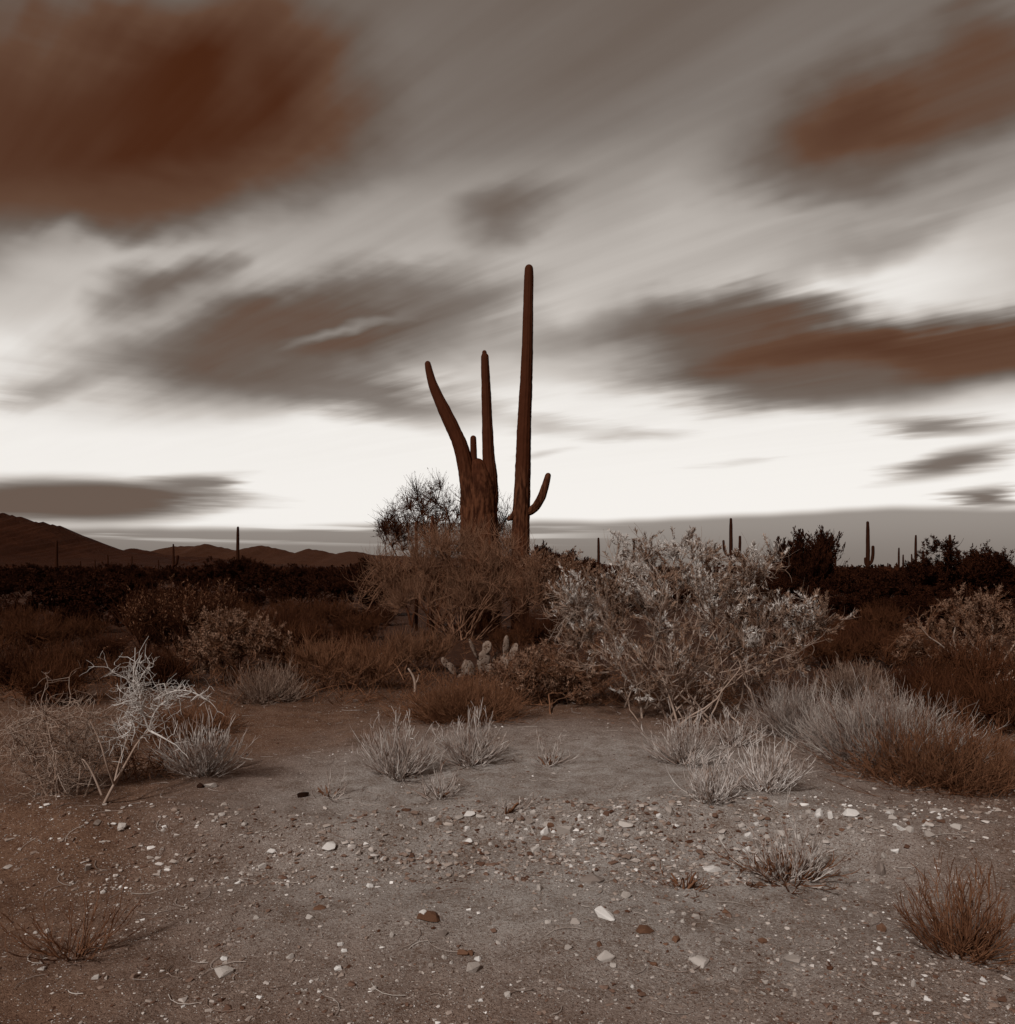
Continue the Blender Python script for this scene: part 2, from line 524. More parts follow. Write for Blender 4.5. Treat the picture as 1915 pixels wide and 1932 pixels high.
def tubes(acc, P, R, S=3, rng=None, cap=False):
    """P (N,K,3) centre lines, R (N,K) radii"""
    P = np.asarray(P, float); R = np.asarray(R, float)
    N, K = P.shape[:2]
    if N == 0:
        return
    T = np.empty_like(P)
    T[:, 1:-1] = P[:, 2:] - P[:, :-2]
    T[:, 0] = P[:, 1] - P[:, 0]
    T[:, -1] = P[:, -1] - P[:, -2]
    T = norm(T)
    ref = np.tile(np.array([[0.31, 0.53, 0.79]]), (N, 1)) if rng is None else norm(rng.normal(size=(N, 3)))
    A = norm(np.cross(T, ref[:, None, :]))
    B = np.cross(T, A)
    th = np.arange(S) / S * 2 * np.pi
    V = P[:, :, None, :] + R[:, :, None, None] * (np.cos(th)[None, None, :, None] * A[:, :, None, :] + np.sin(th)[None, None, :, None] * B[:, :, None, :])
    base = (np.arange(N) * K * S)[:, None, None] + (np.arange(K - 1) * S)[None, :, None]
    j = np.arange(S)[None, None, :]
    j2 = (j + 1) % S
    Q = np.stack([base + j, base + j2, base + S + j2, base + S + j], -1).reshape(-1, 4)
    acc.add(V.reshape(-1, 3), Q)
    if cap:
        TT = []
        for i in range(N):
            for kk, rev in ((0, True), (K - 1, False)):
                b0 = i * K * S + kk * S
                for a in range(1, S - 1):
                    TT.append((b0, b0 + a + 1, b0 + a) if rev else (b0, b0 + a, b0 + a + 1))
        acc.t.append(np.array(TT, np.int64) + acc.n - N * K * S)


def bezier(p0, p1, p2, K):
    t = np.linspace(0, 1, K)[None, :, None]
    return (1 - t) ** 2 * p0[:, None] + 2 * t * (1 - t) * p1[:, None] + t ** 2 * p2[:, None]


def wiggle(P, rng, amt):
    N, K = P.shape[:2]
    L = np.linalg.norm(P[:, -1] - P[:, 0], axis=-1)[:, None, None]
    w = rng.normal(size=(N, K, 3)) * amt * L
    w[:, 0] = 0
    w = np.cumsum(w, axis=1) * 0.5
    return P + w


# ------------------------------------------------------------------ terrain
_tr = RNG(11)
_waves = []
for lam, amp, n in ((45.0, 0.10, 5), (9.0, 0.035, 6), (2.6, 0.016, 8), (0.8, 0.008, 12), (0.25, 0.0035, 14)):
    for i in range(n):
        a = _tr.uniform(0, 2 * np.pi)
        l = lam * _tr.uniform(0.7, 1.4)
        _waves.append((math.cos(a) * 2 * np.pi / l, math.sin(a) * 2 * np.pi / l, _tr.uniform(0, 6.28), amp / math.sqrt(n), lam))


def gz(x, y):
    x = np.asarray(x, float); y = np.asarray(y, float)
    z = np.zeros(np.broadcast(x, y).shape)
    for kx, ky, ph, am, lam in _waves:
        w = np.sin(kx * x + ky * y + ph) * am
        if lam > 20:
            w = w * np.clip((np.hypot(x, y) - 12) / 30, 0, 1)
        z = z + w
    # low bank: the nearer ground lies a hand's breadth below the flat beyond it
    edge = 5.15 + 0.16 * np.sin(x * 1.3 + 0.6) + 0.09 * np.sin(x * 3.7 + 2.0) + 0.05 * np.sin(x * 8.1) - 0.03 * x
    s = np.clip((y - (edge - 0.75)) / 0.75, 0, 1)
    z = z - 0.13 * (1 - s * s * (3 - 2 * s)) + 0.025 * np.exp(-((y - edge) / 0.25) ** 2)
    return z


def at(u, v):
    """point of the ground seen at column u, row v"""
    z = 0.0
    for _ in range(25):
        D = F * (CAM_H - z) / max(v - V0, 2.0)
        z = 0.5 * z + 0.5 * float(gz((u - U0) / F * D, D))
    return np.array([(u - U0) / F * D, D, float(gz((u - U0) / F * D, D))])


def up(u, v, D):
    """point at distance D seen at column u, row v"""
    return np.array([(u - U0) / F * D, D, CAM_H + (V0 - v) / F * D])


def build_ground():
    def axis(near, far, n, lin, lo=0.0):
        a = np.linspace(0, 1, n)
        return a
    yb = -np.geomspace(0.3, 6000, 40)[::-1]
    y1 = np.arange(0.0, 1.6, 0.12)
    y2 = np.arange(1.6, 13.0, 0.035)
    y3 = np.geomspace(13.0, 9000, 130)
    ys = np.concatenate([yb, y1, y2, y3])
    x1 = np.arange(-7.0, 7.0, 0.045)
    xo = np.geomspace(7.0, 9000, 60)
    xs = np.concatenate([-xo[::-1], x1, xo[1:]])
    X, Y = np.meshgrid(xs, ys)
    Z = gz(X, Y)
    V = np.stack([X, Y, Z], -1).reshape(-1, 3)
    ny, nx = X.shape
    i = (np.arange(ny - 1)[:, None] * nx + np.arange(nx - 1)[None, :]).ravel()
    Q = np.stack([i, i + 1, i + nx + 1, i + nx], -1)
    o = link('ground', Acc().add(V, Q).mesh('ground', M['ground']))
    o['kind'] = 'structure'
    o['label'] = 'pale gravelly desert ground with a low bank'


build_ground()


def ridge(name, pts, D, w, seed, mat, label):
    rng = RNG(seed)
    us = np.linspace(pts[0][0], pts[-1][0], 260)
    vs = np.interp(us, [p[0] for p in pts], [p[1] for p in pts])
    X = (us - U0) / F * D
    H = CAM_H + (V0 - vs) / F * D
    # little spurs along the crest
    for l, a in ((90, .018), (37, .016), (15, .014), (6, .010), (3.1, .006)):
        H = H * (1 + a * np.sin(us / l * 6.28 + rng.uniform(0, 6)))
    d = np.linspace(-1, 1, 41)
    ph = rng.uniform(0, 6.28, 12)
    Z = np.empty((41, 260)); Y = np.empty((41, 260)); XX = np.empty((41, 260))
    for i, t in enumerate(d):
        spur = sum(np.sin(us / l + ph[j] + 1.5 * t) for j, l in enumerate((8, 13, 21, 34))) / 4
        prof = max(0.0, 1 - abs(t) ** 1.2)
        Z[i] = H * prof * (1 + 0.16 * spur * (abs(t) * 2 if abs(t) < .5 else 1)) - 3 * abs(t)
        gully = sum(np.abs(np.sin(us / l + ph[4 + j] + (3 + j) * t)) * w_ for j, (l, w_) in enumerate(((5, .5), (2.6, .3), (1.4, .2))))
        Z[i] *= 1 - .11 * min(1.0, abs(t) * 3) * gully
        Y[i] = D + t * w
        XX[i] = X * (1 + 0 * t)
    V = np.stack([XX, Y, Z], -1).reshape(-1, 3)
    i = (np.arange(40)[:, None] * 260 + np.arange(259)[None, :]).ravel()
    Q = np.stack([i, i + 1, i + 261, i + 260], -1)
    o = link(name, Acc().add(V, Q).mesh(name, mat))
    o['kind'] = 'structure'
    o['label'] = label


ridge('hills', [(-700, 1060), (-420, 1000), (-200, 955), (-60, 962), (30, 975), (90, 989), (122, 998), (170, 1021), (235, 1040), (300, 1052), (380, 1064), (470, 1075)],
      1500, 420, 3, M['hill'], 'long brown mountain flank sloping down to the scrub')
ridge('hills', [(120, 1075), (170, 1060), (205, 1050), (232, 1039), (250, 1034), (268, 1036), (295, 1045), (330, 1049), (400, 1052), (470, 1061), (560, 1066), (700, 1072), (760, 1075)],
      2300, 400, 4, M['hill'], 'low brown foothill with a blunt cone')
ridge('hills', [(150, 1075), (240, 1050), (300, 1038), (330, 1030), (352, 1031), (392, 1027), (425, 1034), (450, 1038), (485, 1030), (520, 1033), (560, 1044), (580, 1036), (600, 1038),
                (635, 1044), (662, 1040), (700, 1046), (760, 1050), (860, 1052), (960, 1050), (1060, 1056), (1160, 1066), (1300, 1071), (1420, 1066), (1470, 1059), (1530, 1066), (1640, 1071), (1800, 1075)],
      4200, 800, 5, M['hazed_hill'], 'far jagged brown mountain range on the horizon')


# ------------------------------------------------------------------ saguaros
def resample(pts, n):
    pts = np.asarray(pts, float)
    d = np.concatenate([[0], np.cumsum(np.linalg.norm(np.diff(pts[:, :3], axis=0), axis=1))])
    t = np.linspace(0, d[-1], n)
    # smooth through the points
    out = np.stack([np.interp(t, d, pts[:, j]) for j in range(pts.shape[1])], 1)
    for _ in range(3):
        out[1:-1] = 0.25 * out[:-2] + 0.5 * out[1:-1] + 0.25 * out[2:]
    return out


def saguaro_limb(pts, rows, ribs, depth=0.065, seed=0, per=4, lump=0.03, flat_y=1.0):
    """pts (x,y,z,r) from the base to the tip; ribbed, faintly ringed, with a round tip"""
    rng = RNG(seed)
    c = resample(pts, rows)
    P, R = c[:, :3], c[:, 3].copy()
    tip = R[-1]
    T = norm(np.gradient(P, axis=0))
    # round tip
    ex, er = [], []
    for a in (20, 40, 58, 74, 86):
        a = math.radians(a)
        ex.append(P[-1] + T[-1] * tip * math.sin(a)); er.append(tip * math.cos(a))
    P = np.vstack([P, ex]); R = np.concatenate([R, er])
    K = len(P)
    T = norm(np.gradient(P, axis=0))
    h = np.concatenate([[0], np.cumsum(np.linalg.norm(np.diff(P, axis=0), axis=1))])
    ring = sum(np.sin(h * f + rng.uniform(0, 6)) * a for f, a in ((7, .5), (13, .35), (29, .3), (53, .15)))
    R = R * (1 + lump * ring)
    A = norm(np.cross(T, np.array([0.05, 1.0, 0.0])))
    B = np.cross(T, A)
    S = ribs * per
    th = np.arange(S) / S * 2 * np.pi
    rib = np.abs(np.cos(th * ribs / 2)) ** 0.8
    wander = 0.02 * np.sin(th[None] * 3 + h[:, None] * 2.2 + rng.uniform(0, 6)) + 0.012 * rng.normal(size=(K, S))
    rr = R[:, None] * (1 - depth + depth * rib[None] * 1.25 + wander)
    V = P[:, None] + rr[..., None] * (np.cos(th)[None, :, None] * A[:, None] + flat_y * np.sin(th)[None, :, None] * B[:, None])
    i = (np.arange(K - 1)[:, None] * S + np.arange(S)[None, :])
    j = (np.arange(K - 1)[:, None] * S + (np.arange(S)[None, :] + 1) % S)
    Q = np.stack([i, j, j + S, i + S], -1).reshape(-1, 4)
    acc = Acc().add(V.reshape(-1, 3), Q)
    top = (K - 1) * S
    acc.t.append(np.array([(top, top + a, top + a + 1) for a in range(1, S - 1)], np.int64))
    return acc


def px_limb(pts, D, dy=0.0):
    """(u, v, half width) -> (x, y, z, r)"""
    return [tuple(up(u, v, D)[[0]]) + (D + dy, up(u, v, D)[2], r * D / F) for u, v, r in pts]


def arm_from(parent, name, pts, root, mat, **kw):
    P = np.array(pts); P[:, :3] -= np.asarray(root)
    return link(name, saguaro_limb(P, **kw).mesh(name, mat), parent)


D1 = 20.0
base1 = np.array([up(908, 1200, D1)[0], D1, float(gz(up(908, 1200, D1)[0], D1))])
c1 = thing('saguaro_cactus', 'saguaro with a thick corky trunk that forks into leaning and upright arms', 'cactus', base1)
arm_from(c1, 'trunk', px_limb([(908, 1200, 38), (908, 1100, 37.5), (907, 1040, 37), (905, 990, 36), (903, 940, 34.5), (901, 915, 32), (899, 900, 29), (897, 888, 24)], D1), base1, M['saguaro'],
         rows=110, ribs=17, depth=.04, seed=1, lump=.018, flat_y=.8)
arm_from(c1, 'arm', px_limb([(905, 1060, 8), (899, 1000, 13), (890, 945, 16.5), (883, 905, 15.8), (877, 870, 14.5), (868, 838, 13.5), (849, 797, 12.3), (836, 770, 11.2), (824, 744, 9.6), (816, 724, 8), (810, 700, 6.8), (808, 689, 5.8)], D1, -.12), base1, M['saguaro'],
         rows=70, ribs=12, depth=.065, seed=2)
arm_from(c1, 'arm', px_limb([(899, 960, 6), (895, 905, 7.2), (894.5, 885, 6.8), (893.5, 850, 6.2), (893, 828, 5.8)], D1, -.06), base1, M['saguaro'], rows=24, ribs=10, seed=3)
arm_from(c1, 'arm', px_limb([(907, 960, 6), (906, 910, 8), (906, 890, 7.5), (906, 876, 6)], D1, -.08), base1, M['saguaro'], rows=16, ribs=10, seed=4)
a4 = arm_from(c1, 'arm', px_limb([(912, 1060, 8), (918, 1000, 13), (926, 940, 15), (925, 900, 13.2), (921.5, 860, 11.6), (919.5, 800, 10), (917, 733, 8.8), (915, 690, 7.9), (914.5, 672, 7)], D1, .05), base1, M['saguaro'],
              rows=80, ribs=12, seed=5)
link('tip_knob', saguaro_limb(np.array(px_limb([(914.4, 674, 4.6), (914, 668, 4.8), (913.8, 664, 4.4)], D1, .05)) - np.append(base1, 0), rows=10, ribs=8, seed=6).mesh('tip_knob', M['saguaro']), a4)

base2 = np.array([up(981, 1200, D1 + .4)[0], D1 + .4, 0.0]); base2[2] = float(gz(base2[0], base2[1]))
c2 = thing('saguaro_cactus', 'tallest saguaro, a slim spear with one short curved arm', 'cactus', base2)
D2 = D1 + .4
arm_from(c2, 'trunk', px_limb([(981, 1200, 17), (982, 1053, 17), (983, 985, 16.8), (985, 935, 15.6), (987, 867, 14.4), (989.3, 800, 13.2), (992.5, 733, 12), (995, 655, 10.6), (997, 567, 9.4), (998, 520, 8.8), (998, 507, 8)], D2), base2, M['saguaro'],
         rows=150, ribs=13, depth=.065, seed=7, lump=.022)
arm_from(c2, 'arm', px_limb([(988, 968, 7.6), (1000, 965, 7.8), (1011, 957, 8.2), (1022, 938, 8), (1029, 917, 7), (1034, 898, 5.6)], D2, -.05), base2, M['saguaro'], rows=40, ribs=11, seed=8)
arm_from(c2, 'arm', px_limb([(978, 958, 7), (972, 968, 6.5), (965, 977, 5), (960, 979, 4.5)], D2, -.05), base2, M['saguaro'], rows=20, ribs=10, seed=9)

# slim stems half hidden in the brush beside the trunk
for u, vt, vb, hw, lab in ((785, 983, 1180, 3.4, 'slim bare cactus stem standing in the brush beside the thick trunk'),
                           (816, 972, 1180, 4.2, 'stubby twin cactus stem in the brush close to the thick trunk')):
    Ds = 19.3
    b = np.array([up(u, vb, Ds)[0], Ds, 0.0]); b[2] = float(gz(b[0], b[1]))
    t = thing('young_saguaro', lab, 'cactus', b)
    arm_from(t, 'trunk', px_limb([(u, 1190, hw), (u + 1, 1060, hw), (u, vt + 5, hw * .85)], Ds), b, M['saguaro'], rows=40, ribs=9, seed=int(u))

G_SAG = 'saguaros along the horizon'
far_sag = [  # u, top row, half width, label, arms [(points)]
    (107, 1019, 2.8, 'far saguaro standing alone against the long mountain flank', []),
    (152, 1058, 1.3, None, []), (179, 1056, 1.3, None, []), (203, 1046, 1.6, None, []), (249, 1049, 1.4, None, []), (299, 1056, 1.4, None, []),
    (327, 1026, 2.0, 'thin far saguaro with a thicker stub against the blunt cone hill', [[(328, 1068, 2.2), (333, 1064, 2.8), (335, 1050, 2.8)]]),
    (449, 993, 3.0, 'tall armless saguaro rising from a round dark bush before the far range', []),
    (532, 1064, 1.2, None, []), (544, 1065, 1.2, None, []),
    (1129, 1014, 2.6, 'thin saguaro pole beside the pale top of the creosote', []),
    (1196, 1018, 2.2, 'thin saguaro pole seen through the pale creosote top', []),
    (1379, 977, 3.4, 'far saguaro with two upturned arms behind the creosote crown',
     [[(1380, 1062, 2.6), (1388, 1060, 2.8), (1395, 1050, 2.8), (1396, 1030, 2.7), (1396, 1013, 2.4)], [(1378, 1050, 2.2), (1369, 1046, 2.4), (1366, 1036, 2.4), (1365, 1021, 2.2)]]),
    (1422, 1049, 2.3, 'short far saguaro just behind the creosote shoulder', []),
    (1497, 1030, 1.8, 'thin saguaro tip above the spiky dark tree', []),
    (1569, 1051, 1.5, None, []), (1576, 1040, 1.9, None, []),
    (1637, 983, 3.6, 'stout far saguaro with two close upright arms on the dark horizon',
     [[(1639, 1066, 2.8), (1645, 1060, 3), (1647, 1046, 3), (1647, 1032, 2.8)], [(1637, 1068, 2.4), (1633, 1064, 2.6), (1632.5, 1054, 2.5)]]),
    (1696, 1033, 1.9, None, []), (1704, 1046, 1.7, None, []), (1720, 1045, 1.7, None, []),
    (1728, 1009, 2.4, 'slim far saguaro in the cluster of poles beside the domed dark tree', []),
    (1742, 1039, 2.8, 'thick short saguaro at the foot of the domed dark tree', []),
    (1792, 1008, 3.2, 'saguaro tip poking out of the domed dark tree', []),
    (1590, 1066, 1.5, None, []), (1662, 1066, 1.4, None, []), (1675, 1062, 1.3, None, []),
]
for i, (u, vt, hw, lab, arms) in enumerate(far_sag):
    D = min(0.24 * F / hw, 330.0)
    b = np.array([up(u, 1075, D)[0], D, 0.0]); b[2] = float(gz(b[0], b[1]))
    t = thing('saguaro_cactus', lab or 'thin dark saguaro pole standing far off in the horizon scrub', 'cactus', b, G_SAG)
    vb = V0 + (CAM_H - b[2]) * F / D + 1
    lean = ((i * 37) % 7 - 3) * 0.5
    arm_from(t, 'trunk', px_limb([(u, vb, hw), (u + lean * .3, (vb + vt) / 2, hw * 1.05), (u + lean * .2, vt + hw + (vb - vt) * .1, hw * .9), (u, vt + hw * .8, hw * .72)], D), b, M['far_saguaro'],
             rows=22, ribs=8, per=3, seed=100 + i)
    for j, a in enumerate(arms):
        arm_from(t, 'arm', px_limb(a, D), b, M['far_saguaro'], rows=16, ribs=7, per=3, seed=200 + i * 5 + j)


# ------------------------------------------------------------------ shrubs
def sample_blobs(blobs, n, rng, shell=0.3):
    """blobs: list of (centre(3), radii(3))"""
    w = np.array([np.prod(b[1]) ** (2 / 3) * (b[2] if len(b) > 2 else 1.0) for b in blobs]); w /= w.sum()
    idx = rng.choice(len(blobs), n, p=w)
    d = norm(rng.normal(size=(n, 3)))
    r = rng.uniform(0, 1, n) ** shell
    C = np.array([b[0] for b in blobs])[idx]; R = np.array([b[1] for b in blobs])[idx]
    P = C + d * r[:, None] * R
    P[:, 2] = np.maximum(P[:, 2], 0.02 + 0.05 * rng.uniform(0, 1, n))
    return P


def leaves(acc, P, rng, L, W, upb=0.3):
    """one kinked leaf (two faces) at each point"""
    n = len(P)
    a = norm(rng.normal(size=(n, 3)) + np.array([0, 0, upb]))
    b = norm(np.cross(a, rng.normal(size=(n, 3))))
    c = np.cross(a, b)
    l = L * rng.uniform(.6, 1.3, n)[:, None]; w = W * rng.uniform(.7, 1.3, n)[:, None]
    V = np.stack([P, P + a * l * .5 + b * w * .5 + c * w * .15, P + a * l, P + a * l * .5 - b * w * .5 + c * w * .15], 1)
    Q = np.arange(n * 4).reshape(n, 4)
    acc.add(V.reshape(-1, 3), Q)


def shrub(root, blobs, seed, n1, n2, n3, r0, mats, leaf=None, spread=.12, lift=.35, l3=.22, stem_parts=True, base_r=None, wig=.035, r3=.002, up3=.5, clump=None):
    """woody shrub in local coordinates: main stems (parts), finer twigs (one part), leaves (one part).
    n1 stems reach into the crown blobs, n2 boughs leave the nearest stem, n3 twigs leave the boughs"""
    rng = RNG(seed)
    tg = sample_blobs(blobs, n1, rng, .25)
    b0 = np.stack([rng.normal(0, spread, n1), rng.normal(0, spread, n1), np.full(n1, -.03)], 1)
    d = tg - b0
    L = np.linalg.norm(d, axis=1, keepdims=True)
    mid = b0 + d * .45 + np.array([0, 0, 1.0]) * L * lift * rng.uniform(-.6, 1.0, (n1, 1)) * .5
    K1 = 10
    P1 = wiggle(bezier(b0, mid, tg, K1), rng, wig)
    P1[:, 1:, 2] = np.maximum(P1[:, 1:, 2], .015)
    R1 = r0 * rng.uniform(.6, 1.25, (n1, 1)) * np.linspace(1, .28, K1)[None]
    # boughs
    tg2 = sample_blobs(blobs, n2, rng, .4)
    cand = P1[:, 2:].reshape(-1, 3)
    candT = np.gradient(P1, axis=1)[:, 2:].reshape(-1, 3)
    bi = np.empty(n2, int)
    for s in range(0, n2, 500):
        t = tg2[s:s + 500]
        dist = np.linalg.norm(t[:, None] - cand[None], axis=2)
        pen = np.maximum(0, np.linalg.norm(cand, axis=1)[None] - np.linalg.norm(t, axis=1)[:, None] + .1)
        bi[s:s + 500] = np.argmin(dist + .8 * pen + rng.uniform(0, .06, dist.shape), axis=1)
    s0 = cand[bi]
    dl = np.linalg.norm(tg2 - s0, axis=1, keepdims=True)
    ctl = s0 + norm(candT[bi]) * dl * .45 + np.array([0, 0, 1.0]) * dl * .08
    K2 = 7
    P2 = wiggle(bezier(s0, ctl, tg2, K2), rng, wig * 1.3)
    R2 = r0 * .26 * rng.uniform(.6, 1.1, (n2, 1)) * np.linspace(1, .35, K2)[None]
    R2 = np.maximum(R2, r3)
    # twigs
    pi = rng.integers(0, n2, n3)
    ki = np.clip((rng.uniform(0, 1, n3) ** .5 * K2).astype(int), 1, K2 - 1)
    q0 = P2[pi, ki]
    tan = norm(np.gradient(P2, axis=1)[pi, ki])
    dr = norm(tan * .7 + rng.normal(size=(n3, 3)) * .6 + np.array([0, 0, up3]))
    ln = l3 * rng.uniform(.4, 1.3, (n3, 1))
    q2 = q0 + dr * ln + np.array([0, 0, .15]) * ln
    q1 = q0 + norm(tan + dr) * ln * .5
    K3 = 4
    P3 = wiggle(bezier(q0, q1, q2, K3), rng, wig)
    R3 = r3 * rng.uniform(.7, 1.2, (n3, 1)) * np.linspace(1.2, .45, K3)[None]
    if stem_parts:
        big = np.argsort(-R1[:, 0])
        for i in big:
            acc = Acc(); tubes(acc, P1[i:i + 1], R1[i:i + 1], 6)
            link('stem', acc.mesh('stem', mats[0]), root)
        acc = Acc()
    else:
        acc = Acc(); tubes(acc, P1, R1, 5)
    tubes(acc, P2, R2, 4, rng)
    tubes(acc, P3, R3, 3, rng)
    o = link('twigs', acc.mesh('twigs', mats[1]), root)
    o['kind'] = 'stuff'
    if leaf:
        ncl, per, LL, LW, sprd = leaf       # leaf tufts crowd on twig ends, some twigs stay bare
        wgt = rng.gamma(clump or 2.0, 1.0, n3); wgt /= wgt.sum()
        sel = rng.choice(n3, ncl, p=wgt)
        sel = np.repeat(sel, per)
        m = len(sel)
        td = norm(P3[sel, -1] - P3[sel, 1])
        f = rng.uniform(0, 1, (m, 1)) ** .7
        p0 = P3[sel, 1] * (1 - f) + P3[sel, -1] * f + rng.normal(size=(m, 3)) * LW * .4
        p0[:, 2] = np.maximum(p0[:, 2], .01)
        a_ = norm(td * .9 + rng.normal(size=(m, 3)) * sprd + np.array([0, 0, .2]))
        b_ = norm(np.cross(a_, rng.normal(size=(m, 3))))
        c_ = np.cross(a_, b_)
        l = LL * rng.uniform(.5, 1.25, (m, 1)); w = LW * rng.uniform(.7, 1.3, (m, 1))
        V = np.stack([p0, p0 + a_ * l * .55 + b_ * w * .5 + c_ * w * .2, p0 + a_ * l, p0 + a_ * l * .55 - b_ * w * .5 + c_ * w * .2], 1)
        sets = [(np.ones(m, bool), mats[2], None)]
        if len(mats) > 3:                   # pale sprays among the brown leaves, more of them higher up
            e = P3[sel, -1]
            f_ = np.sin(e[:, 0] * 9 + e[:, 2] * 4) + np.sin(e[:, 1] * 8 - e[:, 0] * 5 + 1) + np.sin(e[:, 2] * 11 + e[:, 1] * 6 + 2) + 1.1 * e[:, 2] - 1.1
            f_ = f_ + np.repeat(rng.normal(0, .7, ncl), per)
            pale = f_ > .65
            sets = [(~pale, mats[2], None), (pale, mats[3], 'pale leaf sprays')]
        for msk, mt, lab in sets:
            acc = Acc().add(V[msk].reshape(-1, 3), np.arange(msk.sum() * 4).reshape(-1, 4))
            o = link('foliage', acc.mesh('foliage', mt), root)
            o['kind'] = 'stuff'
            if lab:
                o['label'] = lab


def px_blobs(D, base, items):
    """(u, v, ru, rv, depth offset, depth radius[, weight]) -> local ellipsoids"""
    out = []
    for it in items:
        u, v, ru, rv, off, rd = it[:6]
        d = D + off
        c = up(u, v, d) - base
        out.append((c, np.array([ru * d / F, rd, rv * d / F])) + ((it[6],) if len(it) > 6 else ()))
    return out


def place(u, v):
    return at(u, v)


# the big creosote
b = place(1295, 1352)
t = thing('creosote_bush', 'big spreading creosote bush with pale leaf clusters and a fan of bare stems', 'shrub', b)
shrub(t, px_blobs(b[1], b, [(1280, 1120, 170, 95, .3, 1.0), (1140, 1150, 110, 70, .3, .8), (1390, 1150, 100, 100, .2, .9), (1450, 1200, 100, 70, 0, .7), (1540, 1160, 55, 35, 0, .35, 1.3),
                            (1500, 1190, 70, 50, 0, .4), (1210, 1240, 140, 60, -.3, .6), (1370, 1260, 120, 50, -.2, .6), (1090, 1150, 70, 70, .3, .6), (1080, 1200, 50, 40, .2, .5),
                            (1270, 1300, 150, 30, 0, .5, .5), (1190, 1040, 55, 22, .8, .4), (1280, 1045, 60, 24, .9, .4), (1440, 1060, 45, 26, .8, .4), (1325, 1050, 40, 22, .9, .4)]),
      21, 36, 560, 5600, .0115, (M['pale_bark'], M['pale_bark'], M['creosote_leaf'], M['pale_leaf']), leaf=(3300, 26, .042, .0078, .42), spread=.34, lift=.22, l3=.17, r3=.0022, clump=.35, wig=.055)

# creosote cut by the frame edge
b = place(1870, 1300)
t = thing('creosote_bush', 'leafy creosote leaning in from the frame edge over a pale crooked bough', 'shrub', b)
shrub(t, px_blobs(b[1], b, [(1780, 1180, 70, 45, 0, .5), (1840, 1170, 60, 40, .2, .5), (1720, 1230, 55, 25, 0, .35), (1790, 1235, 60, 30, 0, .4), (1900, 1180, 80, 60, 0, .6), (1960, 1230, 60, 50, 0, .6)]),
      22, 12, 170, 1500, .02, (M['pale_bark'], M['brown_bark'], M['dull_leaf']), leaf=(1000, 22, .045, .010, .6), spread=.1, lift=.2, l3=.16, clump=.5, r3=.0025)

# broom-like brush before the saguaros
b = place(868, 1207)
t = thing('brush', 'broad brown broom of leafless brush hiding the saguaro bases', 'shrub', b)
shrub(t, px_blobs(b[1], b, [(870, 1070, 120, 75, 0, .9), (760, 1100, 85, 60, 0, .8), (965, 1105, 75, 80, -.2, .8), (720, 1130, 55, 35, 0, .5), (860, 1130, 140, 50, -.3, .8), (800, 1040, 70, 50, .2, .7), (885, 1035, 95, 40, -.1, .6)]),
      23, 34, 620, 6000, .02, (M['light_brown_bark'], M['light_brown_bark']), spread=.2, lift=.25, l3=.42, r3=.0042, up3=.8)

# taller sparse tree behind, twigs against the sky
b = place(822, 1184)
t = thing('palo_verde_tree', 'sparse thin twigged tree standing behind the brush against the bright sky', 'tree', b)
shrub(t, px_blobs(b[1], b, [(800, 985, 75, 60, 0, .9, 1.6), (750, 1005, 50, 42, 0, .7, 1.5), (812, 938, 50, 32, 0, .6, 1.3), (870, 1000, 60, 60, .2, .7), (940, 985, 32, 50, .4, .5), (735, 1000, 28, 26, 0, .4), (950, 1040, 45, 40, .4, .5)]),
      24, 18, 460, 4200, .034, (M['dark_twig'], M['dark_twig'], M['dark_twig']), leaf=(1500, 7, .06, .011, .5), spread=.25, lift=.3, l3=.36, r3=.0042, up3=.6, clump=.9)

# middle distance, near the far left
b = place(455, 1292)
t = thing('creosote_bush', 'rounded leafy bush with pale tips between red brown twigs and a pale dome', 'shrub', b)
shrub(t, px_blobs(b[1], b, [(440, 1215, 75, 50, 0, .6), (500, 1215, 45, 35, 0, .5), (390, 1230, 50, 40, 0, .5), (430, 1180, 60, 22, .2, .4)]),
      25, 14, 220, 2000, .013, (M['brown_bark'], M['brown_bark'], M['dull_leaf']), leaf=(900, 16, .045, .013, .6), spread=.12, l3=.14, r3=.0028, clump=.6)
b = place(330, 1272)
t = thing('brush', 'dark red brown twiggy bush behind the rounded leafy bush', 'shrub', b)
shrub(t, px_blobs(b[1], b, [(330, 1180, 80, 60, 0, .7), (280, 1195, 45, 50, 0, .5), (400, 1165, 50, 40, .2, .5)]),
      26, 18, 240, 2400, .013, (M['dark_twig'], M['dark_twig'], M['brown_bark']), leaf=(700, 6, .05, .011, .6), spread=.16, l3=.32, r3=.0036, up3=.9)
b = place(640, 1300)
t = thing('brush', 'low brown broom shrub at the edge of the open gravel', 'shrub', b)
shrub(t, px_blobs(b[1], b, [(640, 1255, 85, 35, 0, .6), (590, 1250, 45, 30, 0, .5), (710, 1260, 50, 32, 0, .5)]), 27, 22, 240, 2400, .008, (M['brown_bark'], M['brown_straw']), spread=.3, l3=.2, r3=.003, up3=.9, stem_parts=False)
b = place(760, 1270)
t = thing('brush', 'dark low shrub between the broom shrub and the prickly pear', 'shrub', b)
shrub(t, px_blobs(b[1], b, [(760, 1235, 60, 32, 0, .5), (810, 1225, 45, 25, 0, .5)]), 28, 14, 180, 1500, .008, (M['dark_twig'], M['brown_bark']), spread=.3, l3=.22, r3=.003, up3=.9, stem_parts=False)
b = place(1030, 1325)
t = thing('bush', 'leafy low bush squeezed between the prickly pear and the big creosote', 'shrub', b)
